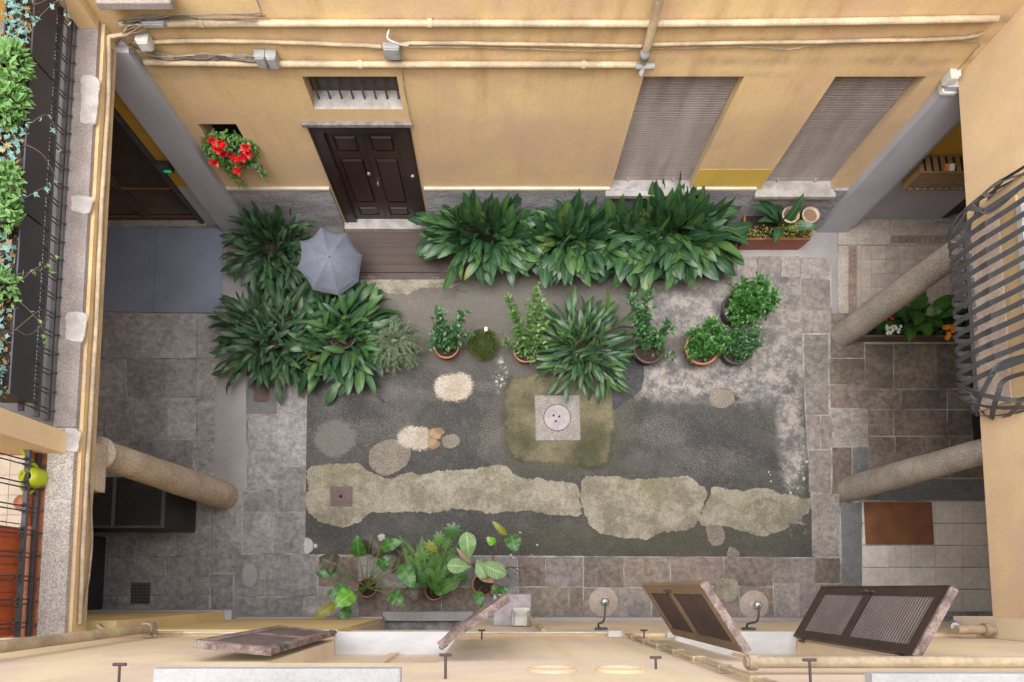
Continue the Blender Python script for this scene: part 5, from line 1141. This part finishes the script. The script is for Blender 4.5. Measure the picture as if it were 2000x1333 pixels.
t, b = shrub((1268, 680), .245, .34, 'darkpot', [(1232, 578, 1.2), (1265, 568, 1.25), (1250, 600, 1.1), (1262, 620, .9), (1240, 625, .9), (1305, 628, .8), (1310, 640, .75), (1290, 668, .6), (1312, 694, .3), (1255, 640, .8)], .085, .055, 'shr', 'sparse glossy shrub with reddish twigs in a dark pot', seed=3, per=1.0)
mb = MB()
for k in range(60):
    p = b + Vector((rr.uniform(-.17, .17), rr.uniform(-.17, .17), .02)); mb.tube([p, p + rdir(rr, .8) * rr.uniform(.08, .2)], .003, 4)
mb.obj('twigs', 'redstem', t, kind='stuff')
q = G(1388, 660, .45); shrub((1372, 680), .27, .28, 'terracotta', dome(rr, 36, q, .36, .34, .42, .25) + [(1393, 628, .8), (1405, 640, .7), (1348, 702, .3)], .085, .05, 'shr_b', 'bright green bushy plant in a wide terracotta pot', seed=4, per=1.1, cluster=3)
q = G(1455, 668, .45); shrub((1440, 683), .24, .28, 'darkpot', dome(rr, 24, q, .33, .30, .38, .22) + [(1480, 655, .6), (1475, 648, .65)], .085, .045, 'shr', 'small bushy plant in a dark pot right of the bright green bush', seed=5, per=.9, cluster=3)
q = G(1475, 588, .6); shrub((1445, 600), .27, .34, 'darkpot', dome(rr, 56, q, .37, .42, .62, .35) + dome(rr, 14, G(1455, 600, .5), .22, .25, .2, .35), .085, .052, 'shr_b', 'dense round glossy bush in a dark pot, nearest the terracotta flower box', seed=6, per=1.1, cluster=3)
# feathery weeping plant
q = G(780, 690); t = thing('weeping_plant', (q.x, q.y, 0), 'feathery grey green weeping plant beside the broad leaved plant', 'plant'); pot((q.x, q.y, 0), .17, .24, 'darkpot', t)
fo = MB(); st = MB(); c = Vector((q.x, q.y, .22))
for i in range(150):
    a = rr.uniform(0, 2 * PI); L = rr.uniform(.18, .46); h = rr.uniform(.12, .42)
    pts = curve_pts([c, c + Vector((math.cos(a) * L * .4, math.sin(a) * L * .4, h)), c + Vector((math.cos(a) * L * .8, math.sin(a) * L * .8, h * .9)), c + Vector((math.cos(a) * L, math.sin(a) * L, h * .3))], 5)
    st.tube(pts[::2], .003, 4, False)
    for p, p2 in zip(pts[3:], pts[4:]):
        ax = (p2 - p).normalized()
        for k in range(3): smallleaf(fo, p.lerp(p2, k / 3), ax + rdir(rr, .3) * .9, Vector((0, 0, 1)), rr.uniform(.035, .065), .012)
st.obj('stems', 'gstem', t, kind='stuff'); fo.obj('foliage', 'weep', t, kind='stuff')
# moss mound
q = G(944, 682); t = thing('moss_plant', (q.x, q.y, 0), 'round mossy green mound with a small white tag', 'plant'); pot((q.x, q.y, 0), .15, .2, 'darkpot', t)
fo = MB()
for i in range(2600):
    d_ = rdir(rr, .15); r_ = .235 * (.9 + .22 * noise.noise(d_ * 2.2)) * rr.uniform(.88, 1.04)
    p = Vector((q.x, q.y, .22)) + Vector((d_.x * r_, d_.y * r_ * 1.05, max(-.12, d_.z * r_ * .8))); smallleaf(fo, p, d_ + rdir(rr) * .6, rdir(rr), rr.uniform(.018, .035), .014)
fo.obj('foliage', 'mossy', t, kind='stuff')
mb = MB(); mb.lathe([(.001, .36), (.13, .32), (.19, .22), (.18, .12), (.1, .05)], (q.x, q.y, 0), 16); mb.obj('core', simple('moss_core', (.03, .045, .008)), t)
tp = G(949, 643, .5); mb = MB(); mb.box(-.022, .022, -.03, .03, -.0015, .0015, Matrix.Translation(tp) @ Matrix.Rotation(.3, 4, 'X')); mb.tube([tp, (q.x, q.y + .1, .3)], .003, 4); mb.obj('tag', 'paper', t)

# ---- south plants
def lobed(mb_pts): pass
def big_leaf(t, base, ctr, L, W, shape, mat, az, a_tilt=75, name='leaf', pet_r=.007, pet_m='gstem', droop=18, wav=.15, seed=0, petiole=True):
    """blade with centre ctr; az = azimuth the blade points to; tilt from vertical"""
    me = leafmesh(('b', round(L, 3), round(W, 3), shape, mat, round(a_tilt), seed), L, W, a_tilt - droop, a_tilt + droop * 1.6, .02, .16, 9, shape, mat, wav, seed, .004)
    a = math.radians(a_tilt); d_ = Vector((math.sin(az) * math.sin(a), math.cos(az) * math.sin(a), math.cos(a))); b = ctr - d_ * L * .5
    o = bpy.data.objects.new(name, me); COL.objects.link(o); o.parent = t; o.matrix_basis = Matrix.Translation(b - Vector(t.location)) @ Matrix.Rotation(-az, 4, 'Z')
    if petiole:
        mid = base.lerp(b, .55) + Vector((0, 0, .08)); mb = MB(); mb.tube(curve_pts([base, mid, b], 7), [pet_r * 1.3] * 7 + [pet_r] * 8, 6); mb.obj('petiole', pet_m, t)
q = G(717, 1148, .2); t = thing('philodendron', (q.x, q.y, 0), 'large leaved potted plant with long pale stalks, left of the three bottom plants', 'plant'); pot((q.x, q.y, 0), .155, .22, 'terracotta', t)
base = Vector((q.x, q.y, .2))
for i, (u, v, z, L, W, sh, m, az, tl) in enumerate([
    (700, 1066, .75, .36, .23, 'ovate', 'phil', 0.0, 62), (738, 1072, .55, .30, .20, 'ovate', 'phil_d', -.3, 80), (766, 1063, .85, .36, .20, 'ovate', 'phil', 1.3, 78),
    (790, 1078, .6, .30, .24, 'heart', 'phil_d', .8, 85), (642, 1097, .75, .30, .28, 'heart', 'phil_d', -1.2, 85), (637, 1117, .7, .30, .24, 'heart', 'phil', -2.0, 82),
    (671, 1172, .95, .34, .27, 'ovate', 'phil_b', -2.3, 70), (660, 1158, .8, .34, .26, 'ovate', 'phil', -1.9, 75), (633, 1195, .7, .36, .17, 'ovate', 'yleaf', -2.2, 80),
    (672, 1203, .6, .30, .18, 'lance', 'phil', -2.6, 80), (778, 1172, .7, .30, .22, 'heart', 'phil', 2.2, 80), (798, 1128, .75, .42, .26, 'ovate', 'phil', 2.6, 82),
    (787, 1112, .6, .32, .24, 'heart', 'phil_d', 2.0, 85), (808, 1160, .6, .30, .18, 'ovate', 'phil_d', 2.5, 85), (752, 1098, .6, .24, .18, 'heart', 'phil', .8, 78), (724, 1060, .5, .34, .26, 'heart', 'phil_d', .2, 85)]):
    big_leaf(t, base, G(u, v, z), L, W, sh, m, az, tl, seed=i)
q = G(848, 1155, .2); t = thing('fern_plant', (q.x, q.y, 0), 'feathery fern like plant in a small clay pot, middle of the three bottom plants', 'plant'); pot((q.x, q.y, 0), .145, .2, 'terracotta', t)
base = Vector((q.x, q.y, .2)); fo = MB(); st = MB()
for i in range(44):
    u = rr.gauss(836, 30); v = rr.gauss(1092, 24); z = rr.uniform(.25, .75)
    if i % 6 == 0: u, v = rr.uniform(870, 905), rr.uniform(1130, 1145)
    tip = G(u, v, z); b = base + Vector((rr.uniform(-.05, .05), rr.uniform(-.05, .05), 0)); pts = curve_pts([b, b.lerp(tip, .5) + Vector((0, 0, .1)), tip], 7); st.tube(pts, .003, 4, False)
    for k in range(5, len(pts) - 1):
        ax = (pts[k + 1] - pts[k]).normalized(); sd = ax.cross(Vector((0, 0, 1))).normalized()
        for h in range(4):
            p = pts[k].lerp(pts[k + 1], h / 4); w_ = .11 * math.sin(PI * min(.97, (k - 4 + h / 4) / 10.5 + .12))
            for sg in (-1, 1): smallleaf(fo, p, sd * sg + ax * .5, Vector((0, 0, 1)), w_, .022)
st.obj('stems', 'gstem', t, kind='stuff'); fo.obj('foliage', 'fern', t, kind='stuff')
def lobeleaf(t, base, ctr, rad, mat, n=9, seed=0, tilt=.2):
    r2 = random.Random(seed); mb = MB(); vs = [ctr]; m = n * 4
    T = Matrix.Rotation(tilt, 3, 'X') @ Matrix.Rotation(seed * 1.3, 3, 'Z')
    for k in range(m):
        a = 2 * PI * k / m; r_ = rad * (.52 + .48 * abs(math.cos(n * a / 2)) ** 1.3) * r2.uniform(.9, 1.1); vs.append(ctr + T @ Vector((r_ * math.cos(a), r_ * math.sin(a) * .85, -.12 * r_)))
    mb.add(vs, [(0, 1 + k, 1 + (k + 1) % m) for k in range(m)], True); mb.obj('leaf', mat, t)
    mb = MB(); mb.tube(curve_pts([base, base.lerp(ctr, .5) + Vector((0, 0, .1)), ctr], 7), .006, 5); mb.obj('petiole', 'gstem', t)
for i, (u, v, z, r_, m) in enumerate([(884, 1037, 1.05, .15, 'phil'), (858, 1053, .85, .13, 'fern'), (843, 1068, .8, .12, 'yleaf'), (872, 1062, .8, .11, 'fern'), (822, 1130, .7, .14, 'phil'), (825, 1085, .7, .14, 'fern'), (905, 1130, .5, .10, 'phil'), (838, 1110, .6, .11, 'phil')]):
    lobeleaf(t, base, G(u, v, z), r_, m, 9, i)
q = G(944, 1142, .2); t = thing('rubber_plant', (q.x, q.y, 0), 'pale broad leaved plant with bare twigs, right of the three bottom plants', 'plant'); pot((q.x, q.y, 0), .175, .24, 'terracotta', t)
base = Vector((q.x, q.y, .22)); hub = G(923, 1101, 1.0)
mb = MB(); mb.tube(curve_pts([base, base.lerp(hub, .5), hub], 5), .011, 6); mb.obj('stem', 'bark', t)
for i, (u, v, z, L, W, sh, m, az, tl) in enumerate([(914, 1066, 1.05, .42, .25, 'obovate', 'fid', -.1, 80), (896, 1106, 1.05, .36, .22, 'obovate', 'fid', -1.5, 82), (962, 1112, 1.05, .46, .24, 'obovate', 'fid', 2.0, 80),
    (905, 1085, .9, .30, .09, 'lance', 'tanleaf', -.75, 80), (952, 1126, .9, .26, .22, 'ovate', 'tanleaf', 2.4, 86), (940, 1112, 1.0, .32, .2, 'obovate', 'fid', 2.7, 82)]):
    big_leaf(t, hub, G(u, v, z), L, W, sh, m, az, tl, seed=i, petiole=False)
tw = MB(); pts = {0: base, 1: G(980, 1112, .6), 2: G(1000, 1108, .7), 3: G(1028, 1110, .75), 4: G(970, 1075, .8), 5: G(985, 1045, 1.0), 6: G(993, 1128, .5), 7: G(1018, 1120, .6), 8: G(962, 1092, .7), 9: G(960, 1165, .5), 10: G(975, 1085, .75)}
for a, b in ((0, 1), (1, 2), (2, 3), (1, 8), (8, 4), (4, 5), (2, 7), (1, 6), (0, 9), (4, 10)):
    tw.tube(curve_pts([pts[a], pts[a].lerp(pts[b], .5) + Vector((0, 0, .02)), pts[b]], 4, .004, a * b), .007, 5)
tw.obj('twigs', 'redstem', t)
for i, (u, v, z, L, W, sh, m, az, tl, pb) in enumerate([(1003, 1063, .9, .28, .24, 'ovate', 'phil', 2.9, 80, 5), (975, 1032, 1.05, .30, .10, 'lance', 'yleaf', -.8, 75, 5), (958, 1056, .8, .16, .13, 'ovate', 'phil_b', -.9, 80, 4), (985, 1152, .7, .2, .14, 'ovate', 'phil', 1.2, 80, 9), (967, 1154, .7, .2, .12, 'ovate', 'phil', -.6, 80, 9), (937, 1172, .5, .26, .16, 'ovate', 'phil', 2.9, 80, 0)]):
    big_leaf(t, pts[pb], G(u, v, z), L, W, sh, m, az, tl, seed=20 + i, pet_r=.004)

# ---- geranium in the niche
t = thing('geranium', (-3.58, 5.95, 1.72), 'bright red flowers with trailing leaves in the wall niche', 'plant')
mb = MB(); mb.box(-3.78, -3.36, 5.90, 6.10, 1.722, 1.84); mb.obj('flower_box', 'darkpot', t)
fo = MB(); c = Vector((-3.58, 5.95, 1.86))
for i in range(620):
    d_ = rdir(rr, .2); d_.y = -abs(d_.y) * .9 + .15; p = c + Vector((d_.x * .36, d_.y * .26, d_.z * .30 + .08)); 
    if p.x < -3.30 and p.y > 5.96 and not (-3.8 < p.x < -3.35): continue
    smallleaf(fo, p, rdir(rr, .3), rdir(rr, 1), rr.uniform(.04, .08), .045)
for cx, L in ((-3.68, .62), (-3.72, .5), (-3.28, .42)):
    for i in range(90):
        f = i / 90; p = Vector((cx + rr.uniform(-.05, .05) * (1 - f * .6), 5.80 + .06 * f + rr.uniform(-.03, .03), 1.85 - L * f)); smallleaf(fo, p, rdir(rr, -.5), rdir(rr, .5), rr.uniform(.04, .07), .025)
fo.obj('foliage', 'ivy_g', t, kind='stuff')
for i, (u, v) in enumerate(((415, 272), (425, 290), (437, 298), (418, 315), (462, 308), (468, 322), (478, 285), (486, 298), (450, 300), (430, 280), (462, 330), (476, 305))):
    q = NW(u, v, 5.70 + .04 * (i % 3)); mb = MB()
    for k in range(11):
        d_ = rdir(rr, .0); d_.y = -abs(d_.y); d_.z += .3; smallleaf(mb, q, d_, rdir(rr, 1), .085, .075, .1)
    mb.obj('blossom', 'red', t)

# ---- terracotta flower box north east
q0, q1 = G(1437, 430, .0), G(1558, 493, .0)
def trough(name, x0, x1, y0, y1, h, m, t):
    mb = MB(); w_ = .03; tp = .03
    O = [(x0 + tp, y0 + tp), (x1 - tp, y0 + tp), (x1 - tp, y1 - tp), (x0 + tp, y1 - tp)]; P = [(x0, y0), (x1, y0), (x1, y1), (x0, y1)]; I = [(x0 + w_, y0 + w_), (x1 - w_, y0 + w_), (x1 - w_, y1 - w_), (x0 + w_, y1 - w_)]
    vs = [(*p, 0) for p in O] + [(*p, h - .05) for p in P] + [(*p, h) for p in P] + [(*p, h) for p in I] + [(*p, h - .06) for p in I]
    vs[4:8] = [(p[0] + .008 * (1 if i in (0, 3) else -1), p[1] + .008 * (1 if i < 2 else -1), h - .05) for i, p in enumerate(P)]
    fs = [(3, 2, 1, 0)]
    for r_ in range(4):
        for k in range(4): k2 = (k + 1) % 4; fs.append((4 * r_ + k, 4 * r_ + k2, 4 * r_ + 4 + k2, 4 * r_ + 4 + k))
    mb.add(vs, fs); mb.obj(name, m, t)
    mb = MB(); mb.box(x0 + w_ + .002, x1 - w_ - .002, y0 + w_ + .002, y1 - w_ - .002, h - .10, h - .045); mb.obj('soil', 'soil', t)
a0, a1 = G(1437, 492, 0), G(1560, 492, 0)
t = thing('flower_trough', (a0.x, a0.y, 0), 'terracotta trough with orange berries and a few broad leaves by the right pilaster', 'planter')
trough('trough', a0.x, a1.x + .02, a0.y, a0.y + .48, .38, 'terrplastic', t)
fo = MB(); be = MB(); xa, xb, ya_, yb_ = a0.x, a1.x, a0.y, a0.y + .48
for i in range(1500):
    x = rr.uniform(xa + .02, xb + .03); y = rr.uniform(ya_, yb_)
    if x < xb - .5 and y > ya_ + .16: continue
    p = Vector((x, y, .36 + rr.uniform(0, .14) * (1.6 if x > xb - .4 else 1))); smallleaf(fo, p, rdir(rr, .3), rdir(rr, 1), .032, .018)
    if i % 3 == 0: be.lathe([(.001, -.010), (.010, 0), (.001, .010)], p + Vector((0, 0, .03)), 5)
fo.obj('foliage', 'shr_l', t, kind='stuff'); be.obj('berries', 'berry', t, kind='stuff')
bl = G(1527, 440, .45)
for i, (az, L, W, tl) in enumerate(((-1.5, .80, .19, 62), (-1.2, .70, .17, 58), (-1.95, .62, .17, 60), (3.5, .55, .18, 62), (1.7, .60, .17, 66), (.3, .75, .16, 20), (-.9, .5, .15, 50))):
    me = leafmesh(('t', i), L, W, tl - 30, tl + 35, .12, .2, 8, 'lance', 'asp', .08, i); put(me, 'leaf', t, (bl.x - a0.x, bl.y - a0.y, .36), az, 0, rr.uniform(-.3, .3))
# clay dishes
for i, (u, v, lb) in enumerate(((1543, 402, 'beige rimmed clay pot on the wall ledge, left of the pair'), (1582, 401, 'beige rimmed clay pot on the wall ledge, right of the pair'))):
    q = G(u, v, .62); t = thing('rimmed_pot', (q.x, q.y, .3), lb, 'pot', 'pair of beige rimmed pots')
    r_ = .135; mb = MB(); mb.lathe([(.07, .36), (r_ * .85, .60), (r_, .62), (r_, .645), (r_ * .84, .645), (r_ * .80, .60), (.001, .585)], (q.x, min(q.y, 5.78), 0), 24); mb.obj('pot', simple('beige_clay_%d' % i, (.48, .38, .27), (.36, .27, .19), 8), t)
    mb = MB(); mb.lathe([(r_ * .78, .604), (.001, .606)], (q.x, min(q.y, 5.78), 0), 20); mb.obj('soil', simple('reddish_soil_%d' % i, (.20, .12, .08)), t)
    mb = MB(); mb.lathe([(.001, 0), (.075, 0), (.075, .36), (.001, .36)], (q.x, min(q.y, 5.78), 0), 14); mb.obj('stand', 'terracotta', t)
# ---- planter in the east arcade
a0 = G(1664, 672, 0); h = .30; b0 = G(1905, 672, 0)
t = thing('arcade_planter', (a0.x, a0.y, 0), 'long wooden planter with variegated leaves, white and orange flowers behind the column', 'planter')
trough('trough', a0.x, b0.x, a0.y, a0.y + .50, h, simple('brown_planter', (.17, .12, .09), (.13, .09, .07), 4, .6), t)
fo = MB()
for i in range(1500):
    p = Vector((rr.uniform(a0.x + .25, b0.x - .1), rr.uniform(a0.y + .05, a0.y + .5), .30 + rr.uniform(0, .12))); smallleaf(fo, p, rdir(rr, .3), rdir(rr, 1), .08, .04)
fo.obj('foliage', 'shr', t, kind='stuff')
for i, (u, v, z, L, W, az) in enumerate([(1796, 583, .8, .34, .24, .2), (1835, 600, .8, .42, .18, 1.1), (1790, 620, .75, .32, .26, -2.9), (1762, 612, .6, .30, .2, -1.3), (1805, 642, .6, .34, .26, 2.7), (1776, 650, .55, .36, .2, -2.9), (1845, 590, .8, .36, .2, 1.0), (1850, 610, .7, .4, .2, 1.6), (1825, 628, .6, .3, .24, 2.2), (1738, 633, .45, .34, .14, -1.6), (1722, 640, .45, .34, .12, -1.7)]):
    me = leafmesh(('p', i), L, W, 50, 105, .03, .15, 9, 'ovate', 'phil' if i % 3 else 'phil_b' if False else 'shr_b', .2, i); q = G(u, v, z); a = az
    b = q - Vector((math.sin(a) * L * .45, math.cos(a) * L * .45, .08)); put(me, 'leaf', t, b - Vector((a0.x, a0.y, 0)), a)
for cu, cv, du, dv, n, m, nm in ((1745, 645, 14, 8, 26, 'whitef', 'white_flower'), (1735, 622, 9, 5, 8, 'red', 'red_flower'), (1855, 650, 12, 12, 12, 'orangef', 'orange_flower')):
    for k in range(n):
        q = G(cu + rr.uniform(-du, du), cv + rr.uniform(-dv, dv), .5); mb = MB(); s_ = .05 if m == 'orangef' else .028
        for j in range(6): a = j * PI / 3; smallleaf(mb, q, Vector((math.cos(a), math.sin(a), .35)), Vector((0, 0, 1)), s_, s_ * .8, .05)
        mb.obj(nm, m, t)

# ---- balcony planters with ivy
def ivyleaf(mb, p, n, s, rr):
    n = n.normalized(); a = n.orthogonal().normalized(); b = n.cross(a); q = rr.uniform(0, 6.28); prof = (1, .5, .85, .4, .6, .3, .6, .4, .85, .5); vs = [p]
    for k, r_ in enumerate(prof): an = q + 2 * PI * k / 10; vs.append(p + (a * math.cos(an) + b * math.sin(an)) * s * r_ * (1.2 if k == 0 else 1) - n * s * .15 * (k % 2))
    mb.add(vs, [(0, 1 + k, 1 + (k + 1) % 10) for k in range(10)])
ys = [5.9, 4.95, 3.45, 1.72]; lab = ['black balcony planter with sparse ivy at the upper left corner', 'black balcony planter crowded with fresh green leaves', 'long black balcony planter with blue green ivy and trailing stems']
for i in range(3):
    y1, y0 = ys[i] - .01, ys[i + 1] + .01
    t = thing('balcony_planter', (-4.45, y0, 4.39), lab[i], 'planter', 'planter boxes on the left gallery railing')
    mb = MB(); mb.box(-4.335, -4.32, y0, y1, 4.39, 4.69); mb.box(-4.60, -4.585, y0, y1, 4.39, 4.69); mb.box(-4.585, -4.335, y0, y0 + .015, 4.39, 4.69); mb.box(-4.585, -4.335, y1 - .015, y1, 4.39, 4.69); mb.box(-4.584, -4.336, y0 + .016, y1 - .016, 4.39, 4.41); mb.obj('box', 'planterbox', t)
    mb = MB(); mb.box(-4.583, -4.337, y0 + .017, y1 - .017, 4.58, 4.64); mb.obj('soil', 'soil', t)
    iv = MB(); gr = MB(); dr_ = MB(); st = MB()
    n = int((y1 - y0) * 150)
    for k in range(n):
        y = rr.uniform(y0, y1); x = -4.38 - rr.random() ** 1.2 * .3; p = Vector((x, y, 4.66 + rr.uniform(0, .10)))
        w_ = noise.noise(Vector((0, y * 1.3, 3.1)))
        ivyleaf(iv if rr.random() < .75 else dr_, p, rdir(rr, 1.6), rr.uniform(.028, .05), rr)
    for k in range(n // 2): smallleaf(dr_, Vector((rr.uniform(-4.56, -4.36), rr.uniform(y0, y1), 4.65)), rdir(rr), rdir(rr), .06, .012)
    YV = lambda v: G(30, v, 4.75).y
    cl = {0: [], 1: [(YV(150), .30), (YV(205), .18), (YV(368), .22), (YV(415), .16)], 2: [(YV(560), .12)]}[i]
    for cy, cr in cl:
        for k in range(int(cr * 1500)):
            d_ = rdir(rr, .5); p = Vector((-4.46 + d_.x * .15, cy + d_.y * cr, 4.72 + abs(d_.z) * .16)); smallleaf(gr, p, rdir(rr, .1) + Vector((d_.x, d_.y, 0)), Vector((0, 0, 1)), rr.uniform(.05, .10), rr.uniform(.03, .055), .2)
    for k in range(5 if i != 1 else 3):
        y = rr.uniform(y0 + .1, y1 - .1); p = Vector((-4.36, y, 4.68)); pts = [p, p + Vector((.08, rr.uniform(-.08, .08), .05)), p + Vector((.16 + rr.random() * .1, rr.uniform(-.2, .2), -.02)), p + Vector((.2 + rr.random() * .1, rr.uniform(-.3, .3), -.15))]
        pp = curve_pts(pts, 5); st.tube(pp, .004, 4)
        if k % 2 == 0:
            for j in range(0, len(pp), 2): ivyleaf(gr if i == 2 else iv, pp[j] + rdir(rr) * .02, rdir(rr, 1.2), rr.uniform(.025, .04), rr)
    iv.obj('ivy_leaves', 'ivy', t, kind='stuff'); dr_.obj('dry_leaves', 'dry', t, kind='stuff'); st.obj('trailing_stems', 'bark', t)
    if gr.v: gr.obj('green_leaves', 'ivy_g', t, kind='stuff')

# =================================================================== UMBRELLA
ap = G(652, 511, 1.12); cc = G(644, 508, .86)
t = thing('umbrella', (cc.x, cc.y, 0), 'open grey blue umbrella standing between the plants and the doormat', 'umbrella')
rad = .50; tiltT = Matrix.Rotation(math.atan2(ap.x - cc.x, .26) * .5, 3, 'Y') @ Matrix.Rotation(-math.atan2(ap.y - cc.y, .26) * .5, 3, 'X')
apex = Vector(cc) + tiltT @ Vector((0, 0, .20))
def um(a, f, sag=0.0):
    r_ = rad * f; zz = .34 * (1 - f ** 1.4) - .12; return Vector(cc) + tiltT @ Vector((r_ * math.cos(a), r_ * math.sin(a), zz - sag))
for k in range(8):
    a0_ = k * PI / 4 + .28; mb = MB(); vs = []; fs = []; NR, NA = 7, 6
    for i in range(NR + 1):
        f = .02 + .98 * i / NR
        for j in range(NA + 1):
            s_ = j / NA; ed = 4 * s_ * (1 - s_)
            # chord between ribs, slightly slack
            pA, pB = um(a0_, f), um(a0_ + PI / 4, f); p = pA.lerp(pB, s_); p.z -= ed * .055 * f; p = p.lerp(Vector(cc) + Vector((0, 0, p.z - cc.z)), ed * .05 * (i == NR)); vs.append(p)
    for i in range(NR):
        for j in range(NA): b = i * (NA + 1) + j; fs.append((b, b + NA + 1, b + NA + 2, b + 1))
    mb.add(vs, fs, False); mb.obj('panel', 'umbrella', t)
    mb = MB(); mb.tube([um(a0_, f, .004) for f in (.02, .3, .6, 1.01)], .003, 4); mb.obj('rib', 'steel', t)
mb = MB(); mb.tube([apex + Vector((0, 0, .02)), Vector((cc.x, cc.y, .25))], .007, 6); mb.obj('shaft', 'steel', t)
mb = MB(); mb.lathe([(.001, .03), (.009, .026), (.009, 0)], apex, 8); mb.obj('ferrule', 'black', t)
mb = MB(); mb.tube(curve_pts([(cc.x, cc.y, .27), (cc.x, cc.y, .1), (cc.x + .03, cc.y, .03), (cc.x + .07, cc.y, .06)], 5), .012, 6); mb.obj('handle', 'black', t)

# =================================================================== IRON WINDOW BASKET (east wall)
t = thing('window_basket', (5.43, 3.0, 3.3), 'bulging basket grille of flat grey iron straps round the right window', 'window grille')
prof = [(5.41, 3.30), (5.30, 3.245), (5.17, 3.27), (5.09, 3.36), (5.055, 3.50), (5.045, 3.70), (5.05, 3.90), (5.065, 4.0), (5.09, 4.2), (5.13, 4.6), (5.22, 5.0), (5.41, 5.15)]
yA, yB = G(1862, 812, 3.4).y + .32, G(1862, 430, 3.4).y - .22
n = 13
def fanpt(x, z, yc, ang):
    r_ = 5.43 - x; return Vector((5.43 - r_ * math.cos(ang), yc + r_ * math.sin(ang), z))
for k in range(n):
    y = yA + (yB - yA) * k / (n - 1); mb = MB(); mb.strip(curve_pts([(x, y, z) for x, z in prof], 3), (0, .058, 0), .006); mb.obj('strap', 'ironstrap', t)
    mb = MB(); mb.strip([(5.0495, y, 3.86), (5.054, y, 3.955)], (0, .062, 0), .012); mb.obj('kink_shade_band', 'iron', t)  # dark strip added to stand in for the shaded kink of each strap
for yc, sg in ((yA, -1), (yB, 1)):
    for j in range(1, 4):
        for s2 in (0, 1):
            ang = sg * j * PI / 6.6; mb = MB()
            pts = []
            for i, (x, z) in enumerate(prof):
                f = i / (len(prof) - 1); aa = ang + sg * (.62 if s2 else -.62) * math.sin(2 * PI * f * 1.1) * (1 if j < 3 else .6); pts.append(fanpt(x, z, yc, aa))
            mb.strip(curve_pts(pts, 3), (.05 * math.sin(ang), .05 * math.cos(ang), 0), .006); mb.obj('strap', 'ironstrap', t)
for (x, z) in ((5.33, 3.285), (5.13, 4.7)):
    r_ = 5.43 - x; pts = [(5.42, yA - r_, z)] + [tuple(fanpt(x, z, yA, -PI / 2 + PI / 2 * k / 5)) for k in range(1, 6)] + [tuple(fanpt(x, z, yB, PI / 2 * k / 5)) for k in range(0, 6)]
    mb = MB(); mb.strip([Vector(p) + Vector((.008, 0, 0)) for p in pts], (0, 0, .045) if z > 3.5 else (.045, 0, .0), .006); mb.obj('cross_band', 'iron', t)
